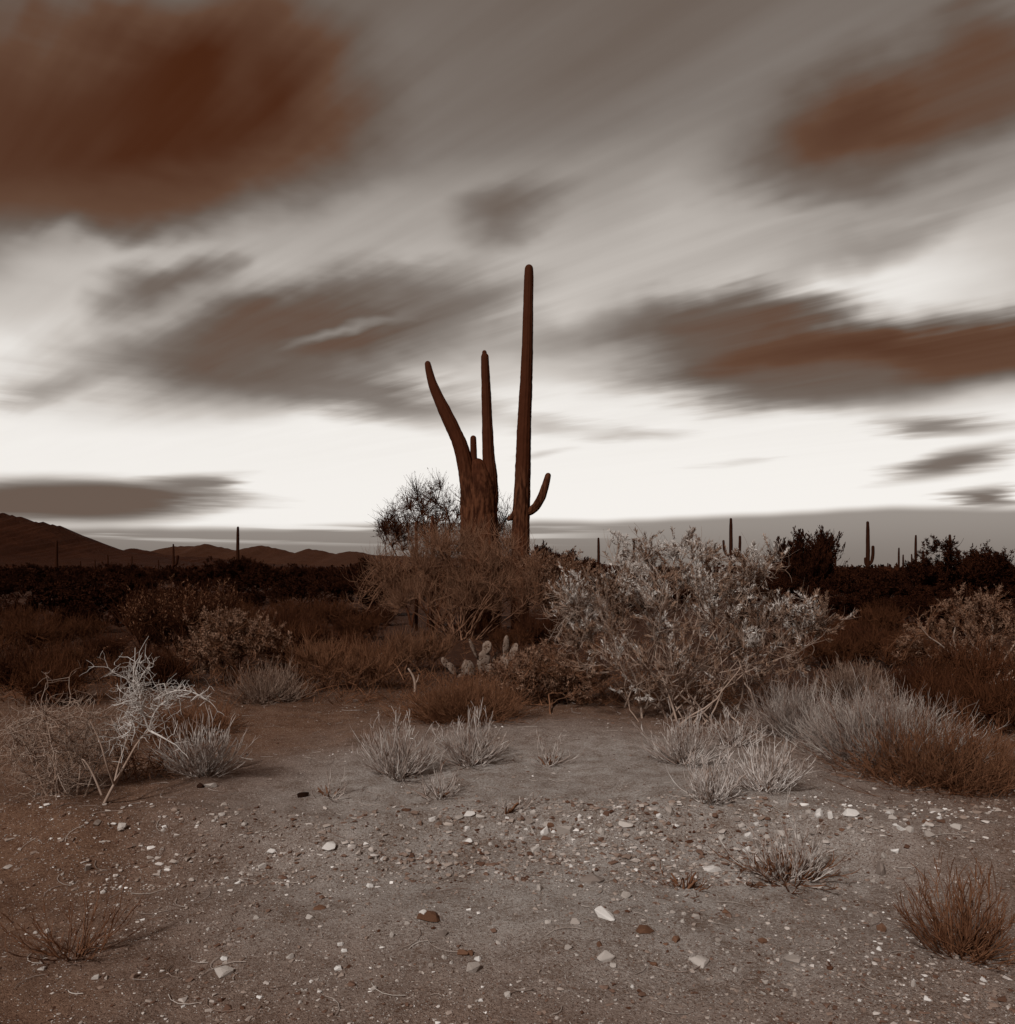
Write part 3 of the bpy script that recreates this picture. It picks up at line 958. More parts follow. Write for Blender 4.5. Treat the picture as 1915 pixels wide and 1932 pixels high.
shrub(t, px_blobs(b[1], b, [(1020, 1270, 70, 40, 0, .6), (1085, 1290, 60, 35, 0, .5), (960, 1290, 55, 32, 0, .5)]), 29, 14, 220, 2000, .011, (M['brown_bark'], M['brown_bark'], M['dull_leaf']), leaf=(900, 14, .042, .012, .6), spread=.25, l3=.14, r3=.0026, clump=.7)
b = place(1040, 1195)
t = thing('creosote_bush', 'half hidden bush behind the gap between saguaro and creosote', 'shrub', b)
shrub(t, px_blobs(b[1], b, [(1040, 1120, 50, 50, 0, .8), (1075, 1090, 40, 35, 0, .6), (1020, 1085, 35, 40, 0, .6)]), 30, 14, 200, 1500, .02, (M['brown_bark'], M['brown_bark'], M['dull_leaf']), leaf=(600, 12, .08, .022, .6), spread=.25, l3=.3, r3=.005)

# low dark growth in the middle distance
G_LOW = 'low brown shrubs in the middle distance'
protos = []
for i, (w, h, mt) in enumerate(((.75, .42, 'umber_twig'), (.6, .34, 'dark_twig'), (.9, .5, 'umber_twig'))):
    t = thing('low_shrub', 'low brown leafless shrub in the dim middle distance', 'shrub', (0, 0, 0), G_LOW)
    shrub(t, [(np.array([0, 0, h * .5]), np.array([w * .55, w * .55, h * .5]))], 40 + i, 14, 130, 1000, .007, (M[mt], M[mt]), spread=.2, l3=.22, r3=.0034, up3=.9, stem_parts=False)
    protos.append(t)
low_spots = [(120, 1290), (200, 1250), (160, 1215), (560, 1250), (600, 1215), (690, 1205), (660, 1240), (540, 1212), (1580, 1215), (1660, 1200), (1620, 1250), (1700, 1262), (250, 1300),
             (1740, 1330), (1790, 1360), (1830, 1320), (1010, 1215), (960, 1232), (470, 1205), (300, 1300), (1560, 1262), (90, 1330), (720, 1180), (60, 1240), (1880, 1380), (20, 1300), (500, 1190), (545, 1180), (590, 1176), (625, 1190), (450, 1182), (655, 1205), (1640, 1185), (1600, 1180), (110, 1190), (40, 1200)]
rng = RNG(5)
for i, (u, v) in enumerate(low_spots):
    p = place(u, v)
    pr = protos[i % 3]
    if i < 3:
        pr.location = p
    else:
        dup(pr, p, rng.uniform(0, 6.28), rng.uniform(.8, 1.35))


# ------------------------------------------------------------------ tufts and domes of bristly twigs
def tuft(root, seed, n, H, W, mat, r=.0034, base=.035, split=3, tilt=62, droop=0.0, mat2=None, fork=(.13, .40), wig=.05, name='twigs'):
    """n stems from one root: short fans of stiff twigs, each forking upward"""
    rng = RNG(seed)
    ph = rng.uniform(0, 2 * np.pi, n)
    tl = np.radians(tilt) * rng.uniform(0, 1, n) ** .6
    ca = norm(np.stack([np.cos(ph) * np.sin(tl), np.sin(ph) * np.sin(tl), np.cos(tl)], 1))
    # the tip sits on a half ellipsoid of width W and height H, lumpy as clumps of stems grew unevenly
    s = 1 / np.sqrt((ca[:, 0] / (W / 2)) ** 2 + (ca[:, 1] / (W / 2)) ** 2 + (ca[:, 2] / H) ** 2)
    lump = 1 + .16 * np.sin(ph * 3 + rng.uniform(0, 6)) * np.sin(tl * 4 + rng.uniform(0, 6))
    ln = (s * lump * rng.uniform(.55, .95, n))[:, None]
    p0 = np.stack([rng.normal(0, base, n), rng.normal(0, base, n), np.full(n, -.015)], 1) + ca * np.array([.03, .03, 0])
    p2 = p0 + ca * ln
    flat = norm(ca * np.array([1.25, 1.25, .75 - droop]))
    p1 = p0 + flat * ln * .5
    P = wiggle(bezier(p0, p1, p2, 6), rng, wig)
    R = r * rng.uniform(.7, 1.3, (n, 1)) * np.linspace(1.2, .55, 6)[None]
    acc = Acc(); tubes(acc, P, R, 3, rng)
    m = n * split
    i = np.repeat(np.arange(n), split); kk = rng.integers(1, 6, m)
    q0 = P[i, kk]
    tan = norm(np.gradient(P, axis=1)[i, kk])
    dr = norm(tan + rng.normal(size=(m, 3)) * .36 + np.array([0, 0, .28]))
    l2 = ln[i] * rng.uniform(fork[0], fork[1], (m, 1)) * (1.15 - kk[:, None] * .08)
    q2 = q0 + dr * l2
    q1 = q0 + norm(tan * .6 + dr + rng.normal(size=(m, 3)) * .12) * l2 * .5
    P2 = wiggle(bezier(q0, q1, q2, 4), rng, .03)
    P2[..., 2] = np.maximum(P2[..., 2], .004)
    R2 = r * rng.uniform(.55, 1.0, (m, 1)) * np.linspace(1.0, .55, 4)[None]
    tubes(acc, P2, R2, 3, rng)
    o = link(name, acc.mesh(name, mat), root)
    o['kind'] = 'stuff'
    # gnarled root crown the twigs grow from
    k = max(5, int(6 + 20 * base))
    a = rng.uniform(0, 6.28, k)
    e0 = np.stack([np.cos(a) * base * .5, np.sin(a) * base * .5, np.full(k, -.03)], 1)
    e2 = np.stack([np.cos(a) * base * 2.2, np.sin(a) * base * 2.2, rng.uniform(.03, .07, k)], 1)
    acc = Acc(); tubes(acc, wiggle(bezier(e0, (e0 + e2) / 2 + [0, 0, .02], e2, 4), rng, .05), np.linspace(2.6, 1.2, 4)[None] * r * np.ones((k, 1)), 5, rng)
    link('root_crown', acc.mesh('root_crown', mat2 or M['brown_bark']), root)


def px_tuft(name, label, u, v, w, h, seed, n, mat, group=None, depth=1.0, **kw):
    b = place(u, v)
    t = thing(name, label, 'shrub', b, group)
    s = b[1] / F
    tuft(t, seed, n, h * s, w * s, M[mat], **kw)
    return t


G_TUFT = 'bristly dry tufts in the foreground'
px_tuft('dry_tuft', 'broad fan shaped straw tuft, the larger of the twin tufts on open gravel', 750, 1465, 190, 130, 51, 117, 'straw', G_TUFT, split=6)
px_tuft('dry_tuft', 'upright straw tuft behind the twin tufts, just below the dense brown dome', 888, 1442, 160, 112, 52, 105, 'straw', G_TUFT, split=6)
px_tuft('dry_tuft', 'thin straw tuft with tall stray stalks at the lip of the bank', 828, 1502, 110, 82, 53, 37, 'straw', G_TUFT, split=3)
px_tuft('dry_tuft', 'small open pale tuft alone on the smooth sandy patch', 1035, 1442, 115, 66, 54, 24, 'straw', G_TUFT, split=3, tilt=68)
px_tuft('dry_tuft', 'tiny sparse sprig beside the dark hollow on the bank', 622, 1500, 80, 66, 55, 13, 'straw', G_TUFT, split=3)
px_tuft('dry_tuft', 'wide straw tuft next to the white thorn bush', 385, 1462, 190, 125, 56, 130, 'straw', G_TUFT, split=6)
px_tuft('dry_tuft', 'whitest stiff tuft right above the pebbly bank', 1340, 1508, 140, 100, 57, 105, 'pale_straw', G_TUFT, split=6, tilt=58)
px_tuft('dry_tuft', 'pale tuft with long stalks leaning over the smooth sand', 1445, 1490, 160, 115, 58, 93, 'pale_straw', G_TUFT, split=6)
px_tuft('dry_tuft', 'matted straw tuft directly under the creosote stems', 1290, 1440, 190, 110, 59, 117, 'straw', G_TUFT, split=6, tilt=70)
px_tuft('dry_tuft', 'straw tuft between the creosote foot and the grey dome', 1385, 1405, 130, 75, 60, 74, 'straw', G_TUFT, split=6, tilt=66)
t = px_tuft('dry_tuft', 'lone ragged tuft with brown fallen stems on the stony slope', 1490, 1655, 215, 145, 61, 49, 'straw', G_TUFT, split=6, tilt=66)
tuft(t, 161, 46, .16, .95, M['brown_straw'], split=5, tilt=86, droop=.3, r=.0038, base=.06, name='fallen_twigs')
px_tuft('dry_tuft', 'flat dark sprig on gravel beside the lone ragged tuft', 1290, 1672, 130, 45, 62, 16, 'brown_straw', G_TUFT, split=3, tilt=80)
px_tuft('dry_tuft', 'dark branching bush cut off at the lower corner of the view', 1815, 1800, 250, 185, 63, 120, 'brown_straw', G_TUFT, split=7, tilt=60, r=.0026)
px_tuft('dry_tuft', 'faint brown twigs rising from dim gravel in the near corner', 140, 1800, 260, 140, 64, 40, 'brown_straw', G_TUFT, split=6, tilt=64, r=.0022)
px_tuft('dry_tuft', 'few straw stalks beside the wide smooth sandy patch', 955, 1530, 110, 46, 65, 10, 'straw', G_TUFT, split=2, tilt=78)
px_tuft('dry_tuft', 'sparse brown sprig on the slope under the brown bush shadow', 1700, 1482, 110, 50, 66, 11, 'brown_straw', G_TUFT, split=2, tilt=74)

G_DOME = 'dense dome shaped shrubs'
px_tuft('dome_shrub', 'dense grey dome between the creosote and the pale dome', 1500, 1385, 180, 112, 71, 900, 'dome_twig', G_DOME, split=5, fork=(.10, .34), wig=.06, tilt=82, base=.10, r=.0022)
px_tuft('dome_shrub', 'largest pale tipped dome shrub, spilling down to brown skirts', 1665, 1432, 270, 150, 72, 1700, 'dome_twig', G_DOME, split=5, fork=(.10, .34), wig=.06, tilt=82, base=.16, r=.0024)
px_tuft('dome_shrub', 'brown dome shrub sagging beside the largest pale tipped dome', 1775, 1470, 280, 130, 73, 1400, 'brown_straw', G_DOME, split=5, fork=(.10, .34), wig=.06, tilt=84, base=.2, r=.0024)
px_tuft('dome_shrub', 'small dim dome behind the pair of pale domes', 1615, 1312, 150, 72, 74, 700, 'dull_twig', G_DOME, split=4, fork=(.10, .34), wig=.06, tilt=80, base=.1, r=.003)
px_tuft('dome_shrub', 'dense brown dome in front of the prickly pear', 880, 1355, 230, 82, 75, 1300, 'brown_straw', G_DOME, split=5, fork=(.10, .34), wig=.06, tilt=84, base=.16, r=.0026)
px_tuft('dome_shrub', 'pale brown dome at the foot of the rounded leafy bush', 505, 1322, 150, 80, 76, 700, 'dull_twig', G_DOME, split=4, fork=(.10, .34), wig=.06, tilt=80, base=.1, r=.003)
px_tuft('dome_shrub', 'low brown dome tucked behind the white thorn bush', 350, 1385, 200, 70, 77, 700, 'brown_straw', G_DOME, split=4, fork=(.10, .34), wig=.06, tilt=84, base=.14, r=.0028)

# white thorn bush
b = place(196, 1515)
s = b[1] / F
t = thing('thorn_bush', 'white leafless thorn bush with zigzag twigs and one long arching branch', 'shrub', b)


def loc(u, v, off=0.0):
    d = b[1] + off
    return up(u, v, d) - b


def hand(parent, name, pts, r, mat, S=5):
    P = resample(np.array([tuple(loc(u, v, o)) for u, v, o in pts]), 14)
    acc = Acc(); tubes(acc, P[None], (np.linspace(1, .4, 14) * r)[None], S)
    link(name, acc.mesh(name, mat), parent)
    return P


stems = [hand(t, 'stem', [(196, 1518, 0), (215, 1480, 0), (238, 1440, 0), (262, 1395, .05), (281, 1378, .05)], .0115, M['pale_bark']),
         hand(t, 'stem', [(215, 1482, 0), (224, 1440, .1), (238, 1400, .12), (252, 1360, .12)], .008, M['pale_bark']),
         hand(t, 'stem', [(281, 1378, .05), (272, 1350, .05), (262, 1320, 0), (248, 1290, 0)], .0075, M['white_twig']),
         hand(t, 'stem', [(281, 1378, .05), (288, 1350, .05), (300, 1330, .05), (320, 1322, .05), (310, 1290, .1)], .007, M['white_twig']),
         hand(t, 'stem', [(281, 1378, .05), (305, 1390, 0), (325, 1402, 0), (333, 1406, 0)], .008, M['white_twig']),
         hand(t, 'stem', [(290, 1320, .05), (330, 1302, .05), (355, 1302, .05), (375, 1310, .05), (391, 1321, .05)], .0062, M['white_twig']),
         hand(t, 'stem', [(252, 1300, 0), (252, 1262, 0), (255, 1240, 0), (255, 1222, 0)], .0055, M['white_twig']),
         hand(t, 'stem', [(192, 1500, 0), (180, 1470, 0), (165, 1440, 0), (150, 1425, 0), (162, 1450, 0)], .008, M['pale_bark']),
         hand(t, 'stem', [(215, 1480, 0), (200, 1440, -.1), (190, 1400, -.1), (170, 1360, -.1)], .008, M['pale_bark'])]


def thorns(parent, P0, seed, gens, L, r, mat, upb=.25, name='twigs'):
    """zigzag thorny twigs, each generation forks off the last"""
    rng = RNG(seed)
    acc = Acc()
    src = P0
    for gi, n in enumerate(gens):
        i = rng.integers(0, len(src), n)
        q0 = src[i]
        d = norm(rng.normal(size=(n, 3)) + np.array([0, 0, upb]))
        l = (L * (.72 ** gi) * rng.uniform(.5, 1.3, (n, 1)))
        K = 5
        P = np.empty((n, K, 3)); P[:, 0] = q0
        for k in range(1, K):
            d = norm(d + rng.normal(size=(n, 3)) * .28)
            P[:, k] = P[:, k - 1] + d * l / (K - 1)
        P[..., 2] = np.maximum(P[..., 2], .01)
        tubes(acc, P, r * (.72 ** gi) * rng.uniform(.8, 1.2, (n, 1)) * np.linspace(1.1, .5, K)[None], 3, rng)
        src = P[:, 1:].reshape(-1, 3)
    o = link(name, acc.mesh(name, mat), parent)
    o['kind'] = 'stuff'


thorns(t, np.concatenate([stems[2][3:], stems[3][4:], stems[6][:6], stems[1][8:]]), 81, (70, 170, 260), .17, .0032, M['white_twig'])
thorns(t, np.concatenate([stems[0][5:], stems[4], stems[5][4:]]), 82, (16, 40), .12, .003, M['white_twig'])
t2 = thing('thorn_bush', 'tangled brown thorn bush crowding the white thorn bush from the frame edge', 'shrub', place(130, 1500))
b = np.array(t2.location)
rngt = RNG(83)
st = [hand(t2, 'stem', [(130 + du, 1505, 0), (130 + du * 1.6, 1450, o), (130 + du * 2.2, 1390, o), (130 + du * 2.8, 1330 + abs(du), o)], .008, M['pale_bark'])
      for du, o in ((-30, .2), (-16, -.1), (0, .3), (14, .1), (30, .35), (-40, 0))]
thorns(t2, np.concatenate([x[3:] for x in st]), 84, (170, 520, 900), .22, .0034, M['pale_bark'], .15)
tt = thing('thorn_bush', 'low dim thorn scrub under the white thorn bush', 'shrub', place(265, 1470))
b = np.array(tt.location)
st = [hand(tt, 'stem', [(265 + du, 1470, 0), (265 + du * 1.5, 1440, .1), (265 + du * 2, 1410, .1)], .006, M['brown_bark']) for du in (-25, -8, 10, 26)]
thorns(tt, np.concatenate([x[2:] for x in st]), 85, (60, 160, 260), .18, .0036, M['brown_bark'], .2)

# ------------------------------------------------------------------ prickly pear
def pad_mesh(L, W, th):
    n = 14
    a = np.arange(n) / n * 2 * np.pi
    V = []
    for zz, sc in ((-1, .0), (-.95, .72), (-.45, .95), (0, 1.0), (.45, .95), (.95, .72), (1, .0)):
        k = 1 if sc == 0 else n
        for j in range(k):
            z = L * (.5 - .5 * math.cos(a[j])) if sc else L * .5
            w = W * .5 * math.sin(a[j]) * (0.78 + .3 * z / L) if sc else 0
            V.append((w * sc, zz * th * .5, L * .5 + (z - L * .5) * sc))
    Q, T = [], []
    o = [0, 1, 1 + n, 1 + 2 * n, 1 + 3 * n, 1 + 4 * n, 1 + 5 * n]
    for j in range(n):
        j2 = (j + 1) % n
        T.append((0, o[1] + j, o[1] + j2)); T.append((o[6], o[5] + j2, o[5] + j))
        for r in range(1, 5):
            Q.append((o[r] + j, o[r + 1] + j, o[r + 1] + j2, o[r] + j2))
    return Acc().add(V, Q, T)


b = place(925, 1275)
pear = thing('prickly_pear', 'clump of pale prickly pear pads before the brush', 'cactus', b)
pads = [  # bottom (u,v), top (u,v), width px, depth, twist
    ((908, 1266), (916, 1226), 27, 0, .2), ((914, 1232), (922, 1209), 23, 0, -.6), ((901, 1240), (885, 1205), 11, -.05, 1.1),
    ((892, 1276), (882, 1246), 22, .05, .5), ((874, 1274), (879, 1244), 17, .14, -.8), ((862, 1272), (845, 1250), 17, .1, .7), ((846, 1258), (834, 1240), 13, .12, .3),
    ((944, 1272), (954, 1236), 23, 0, -.4), ((953, 1242), (956, 1198), 14, 0, .4), ((962, 1244), (975, 1213), 18, -.03, -.7), ((966, 1272), (984, 1244), 20, .05, .6),
    ((928, 1277), (925, 1251), 22, -.08, .2), ((984, 1256), (1001, 1236), 15, .1, .8), ((936, 1298), (944, 1277), 18, -.35, .6), ((926, 1254), (938, 1230), 14, .1, 1.2),
    ((958, 1286), (972, 1266), 19, -.15, -.2), ((880, 1290), (866, 1272), 18, -.1, .4)]
rng = RNG(9)
for (u0, v0), (u1, v1), w, dep, tw in pads:
    D = b[1] + dep
    p0, p1 = up(u0, v0 + 3, D) - b, up(u1, v1, D) - b
    ax = p1 - p0
    L = float(np.linalg.norm(ax))
    o = link('pad', pad_mesh(L, w * D / F, .035).mesh('pad', M['pad']), pear, p0)
    az_ = ax / L                                   # pad axis; its face turned by TW from the view
    fx = np.array([math.cos(tw), math.sin(tw), 0.0]); fx -= az_ * fx.dot(az_); fx /= np.linalg.norm(fx)
    fy = np.cross(az_, fx)
    o.matrix_local = Matrix([[fx[i_], fy[i_], az_[i_], p0[i_]] for i_ in range(3)] + [[0, 0, 0, 1]])

# small dead snag
b = place(783, 1305)
t = thing('dead_branch', 'short pale dead branch poking up beside the brown dome', 'branch', b)
acc = Acc()
P = resample(np.array([tuple(up(u, v, b[1]) - b) for u, v in ((783, 1308), (784, 1290), (780, 1275), (770, 1261))]), 10)
tubes(acc, P[None], (np.linspace(1, .5, 10) * .02)[None], 6, cap=True)
link('stem', acc.mesh('stem', M['pale_bark']), t)
acc = Acc()
P = resample(np.array([tuple(up(u, v, b[1]) - b) for u, v in ((784, 1290), (789, 1282), (790, 1272))]), 6)
tubes(acc, P[None], (np.linspace(1, .4, 6) * .011)[None], 5, cap=True)
link('twig', acc.mesh('twig', M['pale_bark']), t)


# ------------------------------------------------------------------ dark scrub and trees before the horizon
def crown_tree(name, label, cat, group, loc_, seed, W, H, n2, nl, leafl, spiky=.0, mat='black_leaf'):
    t = thing(name, label, cat, loc_, group)
    rng = RNG(seed)
    bl = [(np.array([0, 0, H * .55]), np.array([W * .46, W * .4, H * .42]))]
    for _ in range(5):
        a = rng.uniform(0, 6.28)
        bl.append((np.array([math.cos(a) * W * .3, math.sin(a) * W * .25, H * rng.uniform(.35, .75)]), np.array([W * .22, W * .22, H * .24])))
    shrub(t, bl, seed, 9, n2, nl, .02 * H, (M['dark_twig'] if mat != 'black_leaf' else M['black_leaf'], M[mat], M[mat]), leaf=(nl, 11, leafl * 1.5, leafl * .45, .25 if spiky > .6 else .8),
          spread=.05 * W, l3=.12 * H * (1 + spiky), r3=.0035 * H, up3=.5 + spiky, stem_parts=False, wig=.03)
    return t


G_SCRUB = 'dark shrubs along the horizon'
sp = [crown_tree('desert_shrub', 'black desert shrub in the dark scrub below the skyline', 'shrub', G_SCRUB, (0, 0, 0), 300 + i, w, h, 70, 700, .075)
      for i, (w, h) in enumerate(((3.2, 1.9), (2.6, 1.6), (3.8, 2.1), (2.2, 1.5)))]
rng = RNG(77)
scrub = []
for band, (d0, d1, n) in enumerate(((13.5, 22, 44), (22, 34, 36), (34, 55, 60), (55, 95, 80))):
    for i in range(n):
        D = rng.uniform(d0, d1)
        u = -120 + 2150 * (i + rng.uniform(0, 1)) / n
        if band <= 1 and (680 < u < 1020 or (band == 0 and 1020 < u < 1480)):
            continue
        scrub.append((u, D))
for i, (u, D) in enumerate(scrub):
    x = (u - U0) / F * D
    p = (x, D, float(gz(x, D)) - .04)
    lim = np.interp(D, (13.5, 18, 22, 34, 60), (.50, .75, 1.2, 1.42, 1.7)) * (1.06 if u > 1440 else 1.0)
    sc = (.55 + .65 * rng.uniform(0, 1) ** 1.3) * lim / (1.9, 1.6, 2.1, 1.5)[i % 4]
    if i < 4:
        sp[i].location = p; sp[i].scale = (sc, sc, sc)
    else:
        dup(sp[i % 4], p, rng.uniform(0, 6.28), (sc * rng.uniform(1, 1.4), sc * rng.uniform(1, 1.4), sc))

far = [  # trees and bushes that stand out of the scrub: u, top, width px, D, label
    (1510, 1026, 130, 32, 'spiky dark tree with radiating boughs next to the creosote crown', 1.2),
    (1800, 1024, 190, 36, 'big domed dark tree at the edge of the view', .3),
    (1095, 1048, 75, 30, 'dark bush between the tallest saguaro and the creosote', .5),
    (1035, 1040, 70, 27, 'brownish bush close behind the tallest saguaro', .5),
    (440, 1053, 105, 60, 'round dark bush at the foot of the tall armless saguaro', .3),
    (700, 1056, 70, 26, 'dark bush touching the edge of the broom brush', .3),
    (215, 1063, 90, 70, 'low dark bush beneath the long mountain flank', .3),
    (1860, 1050, 90, 30, 'dark bush leaning in under the domed dark tree', .6),
    (565, 1070, 70, 70, 'flat topped dark bush before the far range', .3),
]
for i, (u, vt, w, D, lab, spk) in enumerate(far):
    x = (u - U0) / F * D
    z = float(gz(x, D))
    H = CAM_H + (V0 - vt) / F * D - z
    crown_tree('desert_tree' if H > 2.3 else 'desert_shrub', lab, 'tree' if H > 2.3 else 'shrub', None, (x, D, z - .03), 330 + i, w * D / F, H, 110, 1900, .05 * H ** .7, spk)

# the scrub beyond, nobody could count it
rng = RNG(78)
acc = Acc()
n = 5200
D = rng.uniform(90, 420, n) ** 1.0
u = rng.uniform(-250, 2170, n)
X = (u - U0) / F * D
C = np.stack([X, D, gz(X, D)], 1)
hh = rng.uniform(.8, 2.1, n)
for kk in range(40):
    P = C + np.stack([rng.normal(0, .75, n) * hh * .6, rng.normal(0, .75, n) * hh * .6, hh * rng.uniform(.0, .95, n)], 1)
    leaves(acc, P, rng, .5, .32, .6)
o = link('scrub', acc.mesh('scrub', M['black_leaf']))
o['kind'] = 'stuff'
o['label'] = 'far dark mass of desert scrub up to the skyline'

# dry litter and low stalks between the shrubs
rng = RNG(79)
acc = Acc()
n = 9000
v = 1075 + rng.uniform(0, 1, n) ** .8 * 190 + 70
u = rng.uniform(-100, 2015, n)
D = F * CAM_H / (v - V0)
X = (u - U0) / F * D
keep = (np.sin(X * .9 + 1) + np.sin(D * .8 + X * .4) + rng.normal(0, .8, n)) > -.2
X, D = X[keep], D[keep]
n = len(X)
p0 = np.stack([X, D, gz(X, D) - .01], 1)
d = norm(rng.normal(size=(n, 3)) * np.array([1, 1, .3]) + np.array([0, 0, .7]))
l = rng.uniform(.06, .26, (n, 1))
for k in range(3):
    dd = norm(d + rng.normal(size=(n, 3)) * .35)
    P = wiggle(bezier(p0, p0 + (d + dd) * l * .3, p0 + dd * l, 4), rng, .03)
    P[..., 2] = np.maximum(P[..., 2], p0[:, None, 2])
    tubes(acc, P, np.full((n, 4), .0028), 3, rng)
o = link('dry_grass', acc.mesh('dry_grass', M['brown_straw']))
o['kind'] = 'stuff'
o['label'] = 'low brown dry stalks and litter between the shrubs'

# fallen stalks on the open gravel
rng = RNG(80)
n = 700
acc = Acc()
X = rng.uniform(-4.5, 5.0, n); Y = rng.uniform(2.2, 9.5, n)
a = rng.uniform(0, 6.28, n); l = rng.uniform(.04, .22, n)
P = np.empty((n, 5, 3))
for k in range(5):
    f = (k / 4 - .5) * l
    P[:, k, 0] = X + np.cos(a + .2 * k) * f; P[:, k, 1] = Y + np.sin(a + .2 * k) * f
    P[:, k, 2] = gz(P[:, k, 0], P[:, k, 1]) + .006
tubes(acc, P, np.full((n, 5), .0018), 3, rng)
o = link('fallen_stalks', acc.mesh('fallen_stalks', M['dome_twig']))
o['kind'] = 'stuff'
o['label'] = 'thin fallen stalks scattered on the gravel'

# ------------------------------------------------------------------ gravel and stones
def hull(rng, n=14, flat=.8):
    """an angular stone: the hull of a few random points"""
    import bmesh
    bm = bmesh.new()
    P = norm(rng.normal(size=(n, 3))) * rng.uniform(.78, 1.05, (n, 1)) * np.array([1, 1, flat])
    for p in P:
        bm.verts.new(p)
    r = bmesh.ops.convex_hull(bm, input=bm.verts)
    bmesh.ops.delete(bm, geom=list({g for g in r['geom_interior'] + r['geom_unused'] if isinstance(g, bmesh.types.BMVert)}), context='VERTS')
    bmesh.ops.triangulate(bm, faces=bm.faces)
    bm.verts.index_update()
    V = np.array([v.co[:] for v in bm.verts]); T = np.array([[v.index for v in f.verts] for f in bm.faces])
    bm.free()
    return V, T


def worn(rng, n=16, flat=.8):
    """a bigger stone: the hull with its edges worn round"""
    import bmesh
    V, T = hull(rng, n, flat)
    bm = bmesh.new()
    vs = [bm.verts.new(v) for v in V]
    for t in T:
        bm.faces.new([vs[i] for i in t])
    bmesh.ops.dissolve_limit(bm, angle_limit=.35, verts=bm.verts, edges=bm.edges)
    bmesh.ops.bevel(bm, geom=bm.edges[:], offset=.07, segments=2, affect='EDGES', profile=.6, clamp_overlap=True)
    bmesh.ops.triangulate(bm, faces=bm.faces)
    bm.verts.index_update()
    V = np.array([v.co[:] for v in bm.verts]); T = np.array([[v.index for v in f.verts] for f in bm.faces])
    bm.free()
    V = V + norm(V) * rng.normal(size=(len(V), 1)) * .008
    return V, T


def build_gravel():
    rng = RNG(90)
    kinds = [hull(rng, 10, .85) for _ in range(8)]
    acc = Acc()

    def scatter(n, ymin, ymax, smin, smax, pw):
        y = ymin + (ymax - ymin) * rng.uniform(0, 1, n) ** 1.5
        n = int(n * 1.35)
        y = ymin + (ymax - ymin) * rng.uniform(0, 1, n) ** 1.5
        x = rng.uniform(-1, 1, n) * (y * .72 + 1.6)
        edge = 5.15
        s = smin + (smax - smin) * rng.uniform(0, 1, n) ** pw
        keep = rng.uniform(0, 1, n) < np.where(y > edge + .25, .30, 1.0) * (0.55 + .45 * (np.sin(x * 2.1 + y * 1.3) + np.sin(x * .9 - y * 2.7 + 2)) * .5) * np.interp(x, (-2.4, -.4, 2.6, 5.0), (.3, 1.0, 1.0, .1))
        x, y, s = x[keep], y[keep], s[keep]
        m = len(x)
        kk = rng.integers(0, 8, m)
        for k in range(8):
            q = kk == k
            c = q.sum()
            if not c:
                continue
            R = rng.normal(size=(c, 4)); R = R / np.linalg.norm(R, axis=1, keepdims=True)
            a = rng.uniform(0, 6.28, c)
            sc = np.stack([s[q] * rng.uniform(.8, 1.4, c), s[q] * rng.uniform(.7, 1.1, c), s[q] * rng.uniform(.45, .8, c)], 1)
            Vk, Tk = kinds[k]
            W = Vk[None] * sc[:, None]
            W = np.stack([W[..., 0] * np.cos(a)[:, None] - W[..., 1] * np.sin(a)[:, None], W[..., 0] * np.sin(a)[:, None] + W[..., 1] * np.cos(a)[:, None], W[..., 2]], -1)
            z = gz(x[q], y[q]) + s[q] * .12
            W = W + np.stack([x[q], y[q], z], 1)[:, None]
            T = Tk[None] + (np.arange(c) * len(Vk))[:, None, None]
            acc.add(W.reshape(-1, 3), None, T.reshape(-1, 3))
    scatter(42000, 2.2, 9.0, .003, .009, 1.6)
    scatter(17000, 2.2, 9.0, .005, .016, 2.2)
    scatter(3000, 2.2, 9.0, .010, .024, 2.5)
    scatter(6000, 4.3, 5.4, .006, .022, 2.0)
    scatter(1500, 4.55, 5.3, .014, .034, 2.0)
    o = link('gravel', acc.mesh('gravel', M['gravel'], smooth=False))
    o['kind'] = 'stuff'
    o['label'] = 'mixed pale and brown gravel strewn over the ground'


build_gravel()

rng = RNG(91)
rock_sets, big_rocks = {}, {}
for mk in ('stone_white', 'stone_pale', 'stone_grey', 'stone_brown', 'stone_hollow_black'):
    rock_sets[mk] = [Acc().add(V_, None, T_).mesh('stone', M[mk], smooth=False) for V_, T_ in (hull(rng, 15, .85) for _ in range(6))]
    big_rocks[mk] = [Acc().add(V_, None, T_).mesh('stone', M[mk], smooth=False) for V_, T_ in (worn(rng, 15, .85) for _ in range(5))]


def stone(u, v, w, h, mk, label, group=None, big=False, rz=None, i=0):
    p = place(u, v + h * .35)
    s = p[1] / F
    sink = .25
    hz_ = max(h * s * .85, w * s * .25)
    me = (big_rocks if big else rock_sets)[mk][i % (5 if big else 6)]
    o = thing('stone', label, 'stone', (p[0], p[1], p[2] + hz_ * .12), group, rng.uniform(0, 6.28) if rz is None else rz, me)
    a = w * s * .5 / .82
    o.scale = (a, a * rng.uniform(.7, .95), hz_ * .8)
    if rz is None and abs(w - h) > .25 * w:
        o.rotation_euler = (rng.uniform(-.15, .15), rng.uniform(-.15, .15), rng.uniform(-.35, .35))
    return o


